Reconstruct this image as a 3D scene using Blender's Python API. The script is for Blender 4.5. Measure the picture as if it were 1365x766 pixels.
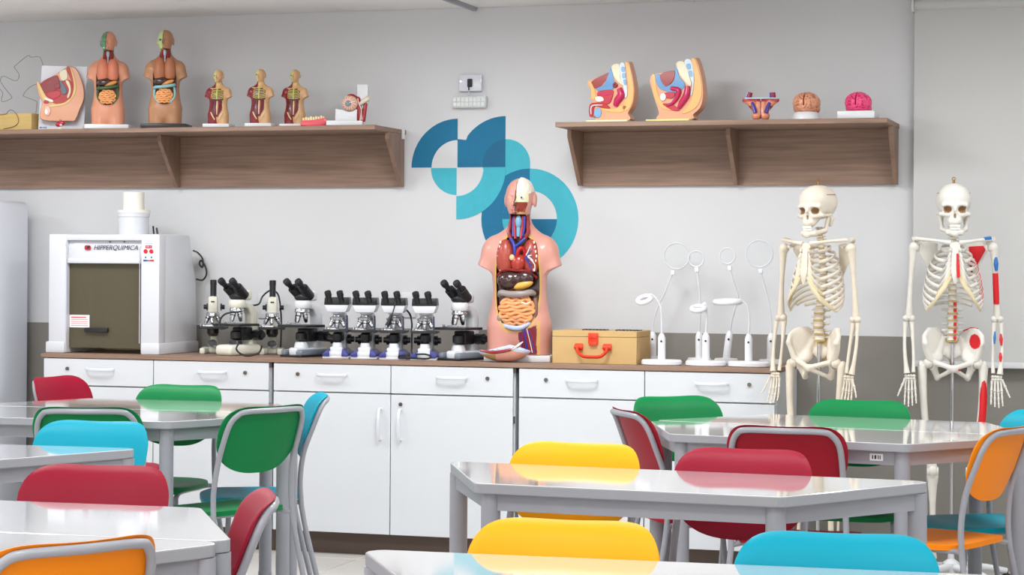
import bpy, bmesh, math, random
import numpy as np
from mathutils import Matrix, Vector

for _o in list(bpy.data.objects):
    bpy.data.objects.remove(_o, do_unlink=True)
SC = bpy.context.scene
COL = SC.collection
R = math.radians

# ------------------------------------------------------------------ camera
PHI, FPX, CX, CY, ROLL, EYE = .3009, 2847., 682.5, 349.2, .0067, 1.30
_c, _s, _cp, _sp = math.cos(ROLL), math.sin(ROLL), math.cos(PHI), math.sin(PHI)
cam_data = bpy.data.cameras.new('camera')
cam_data.sensor_fit = 'HORIZONTAL'; cam_data.sensor_width = 36.
cam_data.lens = FPX / 1365. * 36.
cam_data.shift_y = -(383. - CY) / 1365.
cam_data.clip_start = .05; cam_data.clip_end = 60
cam = bpy.data.objects.new('camera', cam_data); COL.objects.link(cam)
_right = Vector((_cp, _sp, 0)); _fwd = Vector((-_sp, _cp, 0)); _up = Vector((0, 0, 1))
_cx = _right * _c + _up * _s; _cy = _up * _c - _right * _s
cam.matrix_world = Matrix(((_cx.x, _cy.x, -_fwd.x, 0), (_cx.y, _cy.y, -_fwd.y, 0), (_cx.z, _cy.z, -_fwd.z, EYE), (0, 0, 0, 1)))
SC.camera = cam
# ------------------------------------------------------------------ light
WALL_Y, CEIL = 9.30, 2.465
SC.view_settings.view_transform = 'Standard'; SC.view_settings.look = 'None'
SC.view_settings.gamma = 1.; SC.view_settings.exposure = EXPO = 0.0
SC.view_settings.use_curve_mapping = False
W = bpy.data.worlds.new('room_air'); SC.world = W; W.use_nodes = True
W.node_tree.nodes['Background'].inputs[0].default_value = (1, .99, .97, 1)
W.node_tree.nodes['Background'].inputs[1].default_value = .25
def panel_light(x, y, sx, sy, power):
    l = bpy.data.lights.new('ceiling_panel_light', 'AREA'); l.shape = 'RECTANGLE'
    l.size = sx; l.size_y = sy; l.energy = power; l.color = (.965, .985, 1.); l.spread = R(176)
    o = bpy.data.objects.new('ceiling_panel_light', l); COL.objects.link(o)
    o.location = (x, y, CEIL - .012)
for _x, _p in ((-6.7, 22), (-4.6, 29), (-2.45, 39), (-.3, 25), (1.8, 20)):
    panel_light(_x, 7.65, .62, .62, _p)
for _y in (5.3, 2.8, .4):
    for _x in (-5.6, -3.55, -1.5, .55):
        panel_light(_x, _y, .62, .62, 22.5)

# added fill light behind the camera, no window there; lifts ceiling and upper wall
_l = bpy.data.lights.new('rear_fill_light', 'AREA'); _l.shape = 'RECTANGLE'; _l.size = 6.; _l.size_y = 1.3; _l.energy = 86; _l.color = (1., .99, .97)
_w = bpy.data.objects.new('rear_fill_light', _l); COL.objects.link(_w); _w.location = (-2.2, -2.5, 1.5); _w.rotation_euler = (R(90), 0, 0)

# ------------------------------------------------------------------ helpers
def ray(x, y):
    u = ((x - CX) * _c + (y - CY) * _s) / FPX; v = (-(x - CX) * _s + (y - CY) * _c) / FPX
    return (-_sp + u * _cp, _cp + u * _sp, -v)
def at_y(x, y, Y):                       # point of a known depth plane (distance from the room's front) seen at a photo pixel
    d = ray(x, y); t = Y / d[1]; return Vector((d[0] * t, Y, EYE + d[2] * t))
def at_z(x, y, z):                       # point at a known height seen at a photo pixel
    d = ray(x, y); t = (z - EYE) / d[2]; return Vector((d[0] * t, d[1] * t, z))
def face_cam(x): return PHI - math.atan((x - CX) / FPX)
def lin(c):
    c = np.asarray(c, float) / 255.
    return np.where(c <= .04045, c / 12.92, ((c + .055) / 1.055) ** 2.4)

MATS = {}
def M(name, rgb=None, rough=.5, metal=0., coat=0., bump=0., bscale=60., vary=0., vscale=8., attr=False, spec=.5, trans=0., ior=1.45, stretch=None, emit=None, alpha=1.):
    if name in MATS: return MATS[name]
    m = bpy.data.materials.new(name); m.use_nodes = True; nt = m.node_tree; b = nt.nodes['Principled BSDF']
    b.inputs['Roughness'].default_value = rough; b.inputs['Metallic'].default_value = metal
    b.inputs['Coat Weight'].default_value = coat; b.inputs['Coat Roughness'].default_value = .06
    b.inputs['Specular IOR Level'].default_value = spec; b.inputs['IOR'].default_value = ior
    b.inputs['Transmission Weight'].default_value = trans
    b.inputs['Alpha'].default_value = alpha
    tc = nt.nodes.new('ShaderNodeTexCoord'); mp = nt.nodes.new('ShaderNodeMapping')
    nt.links.new(tc.outputs['Object'], mp.inputs[0])
    if stretch: mp.inputs['Scale'].default_value = stretch
    if rgb is not None:
        c = tuple(lin(rgb)) + (1,); b.inputs['Base Color'].default_value = c
    src = None
    if attr:
        a = nt.nodes.new('ShaderNodeAttribute'); a.attribute_name = 'Col'; src = a.outputs['Color']
    if vary > 0:
        n = nt.nodes.new('ShaderNodeTexNoise'); n.inputs['Scale'].default_value = vscale; n.inputs['Detail'].default_value = 5
        nt.links.new(mp.outputs[0], n.inputs['Vector'])
        mr = nt.nodes.new('ShaderNodeMapRange'); mr.inputs[1].default_value = .3; mr.inputs[2].default_value = .7
        mr.inputs[3].default_value = 1 - vary; mr.inputs[4].default_value = 1 + vary
        nt.links.new(n.outputs['Fac'], mr.inputs[0])
        mx = nt.nodes.new('ShaderNodeVectorMath'); mx.operation = 'SCALE'
        if src: nt.links.new(src, mx.inputs[0])
        else: mx.inputs[0].default_value = c[:3]
        nt.links.new(mr.outputs[0], mx.inputs['Scale']); src = mx.outputs[0]
    if src: nt.links.new(src, b.inputs['Base Color'])
    if bump > 0:
        n = nt.nodes.new('ShaderNodeTexNoise'); n.inputs['Scale'].default_value = bscale; n.inputs['Detail'].default_value = 4
        nt.links.new(mp.outputs[0], n.inputs['Vector'])
        bp = nt.nodes.new('ShaderNodeBump'); bp.inputs['Strength'].default_value = bump; bp.inputs['Distance'].default_value = .002
        nt.links.new(n.outputs['Fac'], bp.inputs['Height']); nt.links.new(bp.outputs[0], b.inputs['Normal'])
    if emit:
        b.inputs['Emission Color'].default_value = tuple(lin(emit[0])) + (1,); b.inputs['Emission Strength'].default_value = emit[1]
    MATS[name] = m
    return m

# geometry: every maker returns (verts, faces); cat() joins them
def cat(*gs):
    V, F = [], []
    for v, f in gs:
        o = len(V); V += [tuple(p) for p in v]; F += [tuple(i + o for i in q) for q in f]
    return V, F
def xf(g, mat): return [tuple(mat @ Vector(p)) for p in g[0]], g[1]
def move(g, d): return [(p[0] + d[0], p[1] + d[1], p[2] + d[2]) for p in g[0]], g[1]
def rot(g, ax, deg, piv=(0, 0, 0)):
    m = Matrix.Translation(piv) @ Matrix.Rotation(R(deg), 4, ax) @ Matrix.Translation([-p for p in piv])
    return xf(g, m)
def scl(g, s): return [(p[0] * s[0], p[1] * s[1], p[2] * s[2]) for p in g[0]], g[1]
def from_bm(bm):
    bm.verts.ensure_lookup_table()
    r = ([tuple(v.co) for v in bm.verts], [tuple(v.index for v in f.verts) for f in bm.faces]); bm.free(); return r
def bevelled(g, w, seg=2, ang=30):
    bm = bmesh.new(); vs = [bm.verts.new(p) for p in g[0]]
    for f in g[1]: bm.faces.new([vs[i] for i in f])
    bm.normal_update()
    ed = [e for e in bm.edges if len(e.link_faces) == 2 and e.calc_face_angle(0) > R(ang)]
    bmesh.ops.bevel(bm, geom=ed, offset=w, segments=seg, profile=.5, affect='EDGES', clamp_overlap=True)
    bm.verts.index_update()
    return from_bm(bm)
def box(x0, x1, y0, y1, z0, z1, b=0., seg=2):
    V = [(x0, y0, z0), (x1, y0, z0), (x1, y1, z0), (x0, y1, z0), (x0, y0, z1), (x1, y0, z1), (x1, y1, z1), (x0, y1, z1)]
    F = [(3, 2, 1, 0), (4, 5, 6, 7), (0, 1, 5, 4), (1, 2, 6, 5), (2, 3, 7, 6), (3, 0, 4, 7)]
    return bevelled((V, F), b, seg) if b else (V, F)
def prism(poly, h0, h1, plane='xy', b=0., seg=2):
    n = len(poly)
    a = sum(poly[i][0] * poly[(i + 1) % n][1] - poly[(i + 1) % n][0] * poly[i][1] for i in range(n))
    if a < 0: poly = poly[::-1]
    def P(p, h):
        return {'xy': (p[0], p[1], h), 'xz': (p[0], -h, p[1]), 'yz': (h, p[0], p[1])}[plane]
    V = [P(p, h0) for p in poly] + [P(p, h1) for p in poly]
    F = [tuple(range(n - 1, -1, -1)), tuple(range(n, 2 * n))] + [(i, (i + 1) % n, n + (i + 1) % n, n + i) for i in range(n)]
    return bevelled((V, F), b, seg) if b else (V, F)
def spline(P, n=6, closed=False):
    P = [Vector(p) for p in P]; out = []; m = len(P)
    for i in range(m if closed else m - 1):
        if closed: a, b, c, d = P[(i - 1) % m], P[i], P[(i + 1) % m], P[(i + 2) % m]
        else: a, b, c, d = P[max(i - 1, 0)], P[i], P[i + 1], P[min(i + 2, m - 1)]
        for k in range(n):
            t = k / n
            out.append(.5 * ((2 * b) + (c - a) * t + (2 * a - 5 * b + 4 * c - d) * t * t + (3 * b - a - 3 * c + d) * t ** 3))
    if not closed: out.append(P[-1].copy())
    return out
def tube(path, r, seg=8, closed=False, flat=None, upv=None):
    P = [Vector(p) for p in path]; n = len(P)
    rr = [r] * n if not hasattr(r, '__len__') else list(np.interp(np.linspace(0, 1, n), np.linspace(0, 1, len(r)), r))
    T = []
    for i in range(n):
        a = P[i - 1] if (i > 0 or closed) else P[i]; b = P[(i + 1) % n] if (i < n - 1 or closed) else P[i]
        t = (b - a); T.append(t.normalized() if t.length > 1e-9 else Vector((0, 0, 1)))
    ref = Vector(upv) if upv else (Vector((0, 0, 1)) if abs(T[0].z) < .9 else Vector((0, 1, 0)))
    N = (ref - T[0] * ref.dot(T[0])).normalized(); V = []; F = []
    for i in range(n):
        if upv: ref = Vector(upv); N2 = ref - T[i] * ref.dot(T[i]); N = N2.normalized() if N2.length > 1e-3 else N
        else: N = (N - T[i] * N.dot(T[i])).normalized()
        B = T[i].cross(N); fx, fy = flat if flat else (1, 1)
        for k in range(seg):
            a = 2 * math.pi * k / seg
            V.append(tuple(P[i] + N * (math.cos(a) * rr[i] * fx) + B * (math.sin(a) * rr[i] * fy)))
    for i in range(n if closed else n - 1):
        j = (i + 1) % n
        for k in range(seg):
            l = (k + 1) % seg
            F.append((i * seg + k, i * seg + l, j * seg + l, j * seg + k))
    if not closed: F += [tuple(range(seg - 1, -1, -1)), tuple((n - 1) * seg + k for k in range(seg))]
    return V, F
def cyl(a, b, ra, rb=None, seg=16): return tube([a, b], [ra, ra if rb is None else rb], seg)
def lathe(prof, seg=24, base=(0, 0, 0)):
    V, F = [], []
    for r, z in prof:
        for k in range(seg):
            a = 2 * math.pi * k / seg; V.append((base[0] + r * math.cos(a), base[1] + r * math.sin(a), base[2] + z))
    for i in range(len(prof) - 1):
        for k in range(seg):
            l = (k + 1) % seg; F.append((i * seg + k, i * seg + l, (i + 1) * seg + l, (i + 1) * seg + k))
    F += [tuple(range(seg - 1, -1, -1)), tuple((len(prof) - 1) * seg + k for k in range(seg))]
    return V, F
def ball(c, r, seg=14, rings=9):
    r = (r, r, r) if not hasattr(r, '__len__') else r
    prof = [(max(1e-4, math.sin(math.pi * i / rings)), -math.cos(math.pi * i / rings)) for i in range(rings + 1)]
    return move(scl(lathe(prof, seg), r), c)
def torus(c, R0, r, ax='y', seg=32, ts=8):
    pts = [(math.cos(2 * math.pi * k / seg) * R0, math.sin(2 * math.pi * k / seg) * R0) for k in range(seg)]
    P = [(c[0] + p[0], c[1], c[2] + p[1]) if ax == 'y' else ((c[0] + p[0], c[1] + p[1], c[2]) if ax == 'z' else (c[0], c[1] + p[0], c[2] + p[1])) for p in pts]
    return tube(P, r, ts, closed=True)
def arc(c, r, a0, a1, n=24): return [(c[0] + r * math.cos(R(a0 + (a1 - a0) * i / n)), c[1] + r * math.sin(R(a0 + (a1 - a0) * i / n))) for i in range(n + 1)]
def smooth_poly(pts, n=5): return [(p.x, p.y) for p in spline([(a, b, 0) for a, b in pts], n, True)]

def mesh(name, g, mats, smooth=True, ang=38, matf=None):
    me = bpy.data.meshes.new(name); me.from_pydata(g[0], [], g[1])
    mats = mats if isinstance(mats, (list, tuple)) else [mats]
    for m in mats: me.materials.append(m)
    if matf:
        for p in me.polygons: p.material_index = matf(p.center, p.normal)
    if smooth:
        me.polygons.foreach_set('use_smooth', [True] * len(me.polygons)); me.set_sharp_from_angle(angle=R(ang))
    me.update(); return me
def part(name, g, mats, parent=None, smooth=True, ang=38, matf=None, label=None):
    o = bpy.data.objects.new(name, g if isinstance(g, bpy.types.Mesh) else mesh(name, g, mats, smooth, ang, matf))
    COL.objects.link(o); o.parent = parent
    if label: o['label'] = label
    return o
def thing(name, label, cat_, loc=(0, 0, 0), rz=0., group=None):
    o = bpy.data.objects.new(name, None); COL.objects.link(o); o.empty_display_size = .05
    o.location = loc; o.rotation_euler = (0, 0, rz); tag(o, label, cat_, group); return o
def tag(o, label, cat_, group=None):
    o['label'] = label; o['category'] = cat_
    if group: o['group'] = group
    return o
def struct(name, g, m, parent=None, **k):
    o = part(name, g, m, parent, **k)
    if parent is None: o['kind'] = 'structure'
    return o
def dup(root, loc=None, rz=None, label=None, group=None, parent=None):
    r = root.copy(); COL.objects.link(r); r.parent = parent
    if loc is not None: r.location = loc
    if rz is not None: r.rotation_euler = (0, 0, rz)
    if label: r['label'] = label
    if group: r['group'] = group
    for ch in list(root.children): dup(ch, parent=r)
    return r
def text(name, s, size, m, parent, loc, rotv=(R(90), 0, 0), sx=1., shear=0., align='CENTER', ext=.0004, space=1., bold=0.):
    cu = bpy.data.curves.new(name, 'FONT'); cu.body = s; cu.size = size; cu.align_x = align; cu.align_y = 'CENTER'; cu.shear = shear; cu.extrude = ext; cu.space_character = space; cu.bevel_depth = bold; cu.bevel_resolution = 0
    o = bpy.data.objects.new(name, cu); COL.objects.link(o)
    me = bpy.data.meshes.new_from_object(o.evaluated_get(bpy.context.evaluated_depsgraph_get()))
    bpy.data.objects.remove(o); me.materials.clear(); me.materials.append(m)
    q = bpy.data.objects.new(name, me); COL.objects.link(q); q.parent = parent
    q.location = loc; q.rotation_euler = rotv; q.scale = (sx, 1, 1); return q

# signed distance shapes and a surface-nets mesher, for the organic models
def s_ell(P, c, r):
    x, y, z = (P[0] - c[0]) / r[0], (P[1] - c[1]) / r[1], (P[2] - c[2]) / r[2]
    k0 = np.sqrt(x * x + y * y + z * z); k1 = np.sqrt((x / r[0]) ** 2 + (y / r[1]) ** 2 + (z / r[2]) ** 2) + 1e-9
    return k0 * (k0 - 1) / k1
def s_cap(P, a, b, ra, rb=None):
    rb = ra if rb is None else rb; d = [b[i] - a[i] for i in range(3)]; L = sum(q * q for q in d) + 1e-12
    t = np.clip(((P[0] - a[0]) * d[0] + (P[1] - a[1]) * d[1] + (P[2] - a[2]) * d[2]) / L, 0, 1)
    return np.sqrt((P[0] - a[0] - t * d[0]) ** 2 + (P[1] - a[1] - t * d[1]) ** 2 + (P[2] - a[2] - t * d[2]) ** 2) - (ra + (rb - ra) * t)
def s_min(a, b, k):
    h = np.clip(.5 + .5 * (b - a) / k, 0, 1); return b + (a - b) * h - k * h * (1 - h)
def s_sub(a, b, k): return -s_min(-a, b, k)           # a minus b
def s_rotz(P, c, deg):
    a = R(deg); x, y = P[0] - c[0], P[1] - c[1]; return (c[0] + x * math.cos(a) + y * math.sin(a), c[1] - x * math.sin(a) + y * math.cos(a), P[2])
def s_roty(P, c, deg):
    a = R(deg); x, z = P[0] - c[0], P[2] - c[2]; return (c[0] + x * math.cos(a) - z * math.sin(a), P[1], c[2] + x * math.sin(a) + z * math.cos(a))
def s_rotx(P, c, deg):
    a = R(deg); y, z = P[1] - c[1], P[2] - c[2]; return (P[0], c[1] + y * math.cos(a) + z * math.sin(a), c[2] - y * math.sin(a) + z * math.cos(a))
def nets(fn, lo, hi, h):
    ax = [np.arange(lo[i], hi[i] + h, h, dtype=np.float32) for i in range(3)]
    G = np.meshgrid(*ax, indexing='ij'); V = fn(tuple(G)); s = V < 0; n = V.shape
    cnt = np.zeros((n[0] - 1, n[1] - 1, n[2] - 1), np.int8); cs = [(i, j, k) for i in (0, 1) for j in (0, 1) for k in (0, 1)]
    for i, j, k in cs: cnt += s[i:n[0] - 1 + i, j:n[1] - 1 + j, k:n[2] - 1 + k]
    act = (cnt > 0) & (cnt < 8); idx = np.full(act.shape, -1, np.int64); ids = np.argwhere(act); idx[act] = np.arange(len(ids))
    pos = np.zeros((len(ids), 3)); w = np.zeros(len(ids))
    for a in cs:
        for q in range(3):
            if a[q]: continue
            b = list(a); b[q] = 1
            va = V[ids[:, 0] + a[0], ids[:, 1] + a[1], ids[:, 2] + a[2]]; vb = V[ids[:, 0] + b[0], ids[:, 1] + b[1], ids[:, 2] + b[2]]
            m = (va < 0) != (vb < 0); t = va[m] / (va[m] - vb[m])
            p = np.tile(np.array(a, float), (m.sum(), 1)); p[:, q] += t; pos[m] += p; w[m] += 1
    verts = np.array(lo) + (ids + pos / w[:, None]) * h
    Fs = []
    for q in range(3):
        u, v = (q + 1) % 3, (q + 2) % 3
        sl = [slice(None)] * 3; sl[q] = slice(0, -1); sh = [slice(None)] * 3; sh[q] = slice(1, None)
        e = np.argwhere(s[tuple(sl)] != s[tuple(sh)])
        e = e[(e[:, u] >= 1) & (e[:, v] >= 1) & (e[:, u] < n[u] - 1) & (e[:, v] < n[v] - 1)]
        def cell(du, dv):
            c = e.copy(); c[:, u] += du; c[:, v] += dv; return idx[c[:, 0], c[:, 1], c[:, 2]]
        quad = np.stack([cell(-1, -1), cell(0, -1), cell(0, 0), cell(-1, 0)], 1)
        fl = ~s[e[:, 0], e[:, 1], e[:, 2]]; quad[fl] = quad[fl][:, ::-1]; Fs.append(quad)
    return verts, np.concatenate(Fs)
def net_mesh(name, fn, lo, hi, h, mat_, colf=None, scale=1.):
    v, f = nets(fn, lo, hi, h)
    me = bpy.data.meshes.new(name); me.from_pydata((v * scale).tolist(), [], f.tolist()); me.materials.append(mat_)
    me.polygons.foreach_set('use_smooth', [True] * len(me.polygons))
    if colf is not None: paint(me, colf, scale)
    me.update(); return me
def paint(me, colf, scale=1.):
    n = len(me.vertices); co = np.empty(n * 3); me.vertices.foreach_get('co', co); co = co.reshape(-1, 3) / scale
    c = np.ones((n, 4)); c[:, :3] = lin(colf(co[:, 0], co[:, 1], co[:, 2]))
    a = me.color_attributes.get('Col') or me.color_attributes.new('Col', 'FLOAT_COLOR', 'POINT')
    a.data.foreach_set('color', c.ravel())
def lay(base, *rules):                                  # paint rules: (mask, colour), later ones win
    def f(x, y, z):
        out = np.tile(np.array(base, float), (len(x), 1))
        for m, c in rules: out[m(x, y, z)] = c
        return out
    return f
# ================================================================== materials
m_wall = M('wall_paint', (213, 214, 216), .75, bump=.08, bscale=220, vary=.015, vscale=1.5)
m_dado = M('grey_dado_paint', (134, 130, 124), .6, bump=.06, bscale=160, vary=.05, vscale=3)
m_ceil = M('ceiling_board', (242, 241, 240), .85, bump=.06, bscale=300)
m_floor = M('pale_floor_tile', (206, 202, 197), .22, vary=.04, vscale=2)
m_wood = M('brown_wood_laminate', (140, 113, 96), .5, vary=.22, vscale=5, stretch=(.7, 6, 14), bump=.05, bscale=40)
m_wood_v = M('brown_wood_laminate_upright', (140, 113, 96), .5, vary=.2, vscale=5, stretch=(6, 6, .8), bump=.05, bscale=40)
m_white = M('white_melamine', (208, 211, 215), .35, vary=.01, vscale=3)
m_whitep = M('white_plastic', (216, 217, 220), .35)
m_black = M('black_plastic', (32, 33, 36), .4)
m_grey_tube = M('grey_powder_coat', (150, 152, 160), .38, coat=.2, bump=.03, bscale=400)
m_table = M('grey_white_laminate', (214, 215, 217), .05, coat=1., spec=.6)
m_edge = M('grey_edge_band', (152, 154, 160), .35)
m_chrome = M('chrome', (205, 205, 208), .15, 1.)
m_brass = M('brass', (160, 125, 70), .3, .9)
m_dark = M('dark_gap', (60, 52, 46), .8)
m_paint = M('painted_model_plastic', None, .32, coat=.25, attr=True)
m_bone = M('bone_plastic', (218, 207, 189), .48, vary=.05, vscale=30, bump=.05, bscale=120)
m_bone_paint = M('painted_bone_plastic', None, .48, attr=True, bump=.05, bscale=120)

# ================================================================== room
XL, XR, YN = -7.4, 2.9, -2.6
struct('floor', box(XL, XR, YN, WALL_Y + .1, -.1, -.004), m_dark)
FT = bpy.data.objects['floor']
tile = mesh('floor_tile', box(-.298, .298, -.298, .298, -.004, 0, .0012, 1), m_floor)
for i in range(11):
    for j in range(6):
        o = part('floor_tile', tile, None, FT); o.location = (-6.1 + .6 * i, 9.0 - .6 * j, 0)
part('floor_tile_field', box(XL, XR, YN, 5.7, -.004, 0), m_floor, FT)
part('floor_tile_field', box(XL, -6.4, 5.7, WALL_Y, -.004, 0), m_floor, FT)
part('floor_tile_field', box(.2, XR, 5.7, WALL_Y, -.004, 0), m_floor, FT)
struct('wall_back', box(XL, XR, WALL_Y, WALL_Y + .12, 0, 2.6), m_wall)
struct('trim_1', box(XL, XR, WALL_Y - .004, WALL_Y, 0, .99), m_dado)
struct('wall_left', box(XL - .12, XL, YN, WALL_Y + .12, 0, 2.6), m_wall)
struct('wall_right', box(XR, XR + .12, YN, WALL_Y + .12, 0, 2.6), m_wall)
struct('wall_front', box(XL, XR, YN - .12, YN, 0, 2.6), m_wall)
ce = struct('ceiling', box(XL, XR, YN, WALL_Y, CEIL + .006, 2.6), m_dark)
cp_ = mesh('ceiling_panel', box(-.3055, .3055, -.625, .625, 0, .03, .002, 1), m_ceil)
sx = [-4.911 - .6125 * k for k in range(4, 0, -1)] + [-4.911 + .6125 * k for k in range(0, 9)]
for x in sx:
    for j in range(5):
        o = part('ceiling_panel', cp_, None, ce); o.location = (x + .30625, WALL_Y - .628 - 1.253 * j, CEIL)
part('ceiling_panel_field', box(XL, XR, YN, 3.03, CEIL, CEIL + .03), m_ceil, ce)
part('ceiling_panel_field', box(.60, XR, 3.03, WALL_Y, CEIL, CEIL + .03), m_ceil, ce)
# loose ceiling rail end hanging by the wall
tag(part('ceiling_hanger', prism([(-.012, 0), (.012, 0), (.008, -.018), (-.008, -.018)], 8.85, 9.29, 'xz'), m_grey_tube), 'short grey metal strip hanging loose from ceiling above the wall mural', 'strip')
bpy.data.objects['ceiling_hanger'].location = (-3.07, 18.14, CEIL - .0)

# ================================================================== roller blind at the right
m_blind = M('roller_blind_fabric', (196, 196, 195), .8, bump=.05, bscale=400)
bl = thing('roller_blind', 'pale roller blind drawn down on the wall behind the skeletons', 'blind', (-1.07, 9.24, .865))
part('fabric', box(0, 2.3, 0, .0015, .02, 1.53), m_blind, bl)
part('roller', xf(cyl((0, 0, 0), (2.3, 0, 0), .028, seg=20), Matrix.Translation((0, .01, 1.55))), m_blind, bl)
part('end_bracket', box(-.012, -.001, -.03, .055, 1.515, 1.59, .004), m_whitep, bl)
part('bottom_bar', box(0, 2.3, -.008, .01, 0, .026, .004), m_whitep, bl)

# ================================================================== mural painted on the wall
m_teal = M('mural_teal', (66, 178, 196), .7, vary=.03, vscale=30)
m_blue = M('mural_blue', (22, 112, 152), .7, vary=.03, vscale=30)
m_deep = M('mural_overlap_blue', (24, 100, 138), .7, vary=.03, vscale=30)
mo = at_y(540 + 190 / 2.735, 80 + 391 / 2.735, WALL_Y)
U = 1 / 2.735 / 291.
mu = thing('wall_mural', 'blue and teal overlapping circle mural painted on the wall', 'mural', (mo.x, WALL_Y, mo.z))
def mz(p): return [((a - 190) * U * 1.003, (391 - b) * U) for a, b in p]
def ring(c, r0, r1, a0, a1): return arc(c, r1, a0, a1) + arc(c, r0, a1, a0)
def wedge(c, r, a0, a1): return [c] + arc(c, r, a0, a1)
def mp_(name, poly, m, lay_): part(name, prism(mz(poly), .0002, .0006 + .0005 * lay_, 'xz'), m, mu, smooth=False)
# zoom-space angles run clockwise because its y axis points down
mp_('blue_quarter_ring', ring((191, 391), 100, 178, 180, 270), m_blue, 1)
b1 = arc((191, 391), 103, 270, 288, 8) ; b2 = arc((374, 391), 185, 214, 270, 24)
mp_('blue_leaf', [(191, 391)] + b1[:6] + [(224, 291)] + [p for p in b2 if p[0] > 226] + [(374, 391)], m_blue, 1)
mp_('teal_quarter_disc', wedge((188, 393), 99, 90, 180), m_teal, 1)
mp_('teal_quarter_ring', ring((188, 393), 103, 188, 0, 90), m_teal, 3)
mp_('teal_lobe', [p for p in arc((378, 380), 90, 150, 360, 40)] + [(468, 470), (374, 470), (374, 393), (292, 393)], m_teal, 0)
mp_('overlap_leaf', [(374, 290)] + [(374, 391), (292, 391)] + arc((378, 380), 90, 172, 267, 20), m_deep, 2)
mp_('teal_half_ring', ring((467, 580), 103, 183, -90, 90), m_teal, 1)
mp_('blue_half_ring', ring((467, 580), 103, 183, 90, 270), m_blue, 1)
mp_('blue_quarter_disc', wedge((467, 580), 102.5, 0, 90), m_blue, 1)
mp_('teal_quarter_disc', wedge((467, 580), 102.5, 90, 180), m_teal, 1)
mp_('blue_quarter_disc', wedge((467, 580), 102.5, 180, 270), m_blue, 1)

# ================================================================== shelves
def shelf(name, x0, x1, brackets, label):
    t = thing(name, label, 'shelf', (x0, WALL_Y, 1.645)); L = x1 - x0
    part('top_board', box(0, L, -.41, 0, .241, .262, .0015, 1), m_wood, t)
    part('back_board', box(.012, L - .012, -.02, 0, 0, .2405), m_wood, t)
    prof = [(-.0205, 0), (-.045, 0), (-.225, .21), (-.225, .2405), (-.0205, .2405)]
    for b in brackets:
        part('bracket', prism(prof, b - x0 - .009, b - x0 + .009, 'yz'), m_wood_v, t)
    return t
shelf('wall_shelf', -5.70, -3.403, (-5.69, -4.552, -3.413), 'long brown wooden wall shelf left of the mural')
shelf('wall_shelf', -2.567, -1.139, (-2.556, -1.845, -1.149), 'shorter brown wooden wall shelf right of the mural')
SHELF_Z = 1.645 + .262
hk = part('shelf_hook', box(-.007, .007, -.03, -.02, -.045, 0, .002), m_whitep, bpy.data.objects['wall_shelf'], label='small white clip on shelf end')
hk.location = (2.297 + .006, -.03 + .0, .262)

# ================================================================== emergency lamp on the wall
m_clear = M('glossy_cover', (214, 216, 226), .12, coat=.6)
p = at_y(629, 122, WALL_Y)
el = thing('emergency_socket', 'square glossy wall socket box above the small light bar', 'socket', (p.x, WALL_Y, p.z))
part('cover', box(-.054, .054, -.028, 0, 0, .075, .004), m_clear, el)
part('plug', cat(box(-.012, .012, -.034, -.028, .018, .056, .003), cyl((-.005, -.03, .018), (-.005, -.03, .004), .003)), m_black, el)
p = at_y(628, 144, WALL_Y)
el = thing('emergency_light', 'slim emergency light bar with clear grid on upper wall', 'light', (p.x, WALL_Y, p.z))
part('housing', box(-.08, .08, -.035, 0, 0, .052, .004), m_whitep, el)
lens = mesh('lens_tile', box(-.0088, .0088, -.003, 0, -.0095, .0095, .0015, 1), M('frosted_lens', (222, 228, 226), .2))
for i in range(8):
    for j in range(2):
        o = part('lens_tile', lens, None, el); o.location = (-.068 + i * .0194, -.035, .0155 + j * .021)
part('cord', tube(spline([(-.004, -.012, .05), (-.006, -.02, .062), (-.002, -.02, .075)], 4), .0025, 6), m_whitep, el)

# ================================================================== fridge at the left edge
m_fridge = M('fridge_enamel', (232, 235, 243), .4, bump=.04, bscale=300)
fr = thing('refrigerator', 'tall pale grey refrigerator standing in the corner at left edge', 'refrigerator', (-5.305, 9.2, 0))
part('cabinet', box(-.62, 0, -.60, 0, .04, 1.575, .025, 4), m_fridge, fr)
part('door', box(-.62, -.002, -.665, -.604, .08, 1.57, .02, 4), m_fridge, fr)
part('hinge_cap', cat(box(-.16, -.02, -.62, -.50, 1.575, 1.588, .005), cyl((-.04, -.61, 1.57), (-.04, -.61, 1.60), .012)), m_fridge, fr)
part('plinth', box(-.60, -.02, -.58, -.02, 0, .04), m_black, fr)
part('handle', tube(spline([(-.56, -.665, 1.0), (-.56, -.70, 1.03), (-.56, -.70, 1.3), (-.56, -.665, 1.33)], 4), .01), m_chrome, fr)
# ================================================================== base cabinets and worktop
CT, CF = .866, 8.80                     # worktop height and front plane of the doors
m_lock = M('lock_metal', (120, 112, 104), .3, .8)
m_handle = M('silver_white_handle', (222, 224, 230), .3, .2)
m_kick = M('dark_brown_plinth', (92, 76, 66), .5)
lock_m = mesh('lock', cat(cyl((0, 0, 0), (0, -.006, 0), .0085, .0085, 14), box(-.0012, .0012, -.008, -.005, -.005, .005)), m_lock)
def bar_handle(L, vert):
    pts = [(-L / 2, 0, 0), (-L / 2 + .004, -.018, 0), (-L / 4, -.026, -.001), (0, -.028, -.0015), (L / 4, -.026, -.001), (L / 2 - .004, -.018, 0), (L / 2, 0, 0)]
    g = tube(spline(pts, 4), .0055, 8, flat=(1.25, .8))
    return mesh('handle', rot(g, 'Y', 90) if vert else g, m_handle)
h_dr, h_do = bar_handle(.135, False), bar_handle(.135, True)
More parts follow.
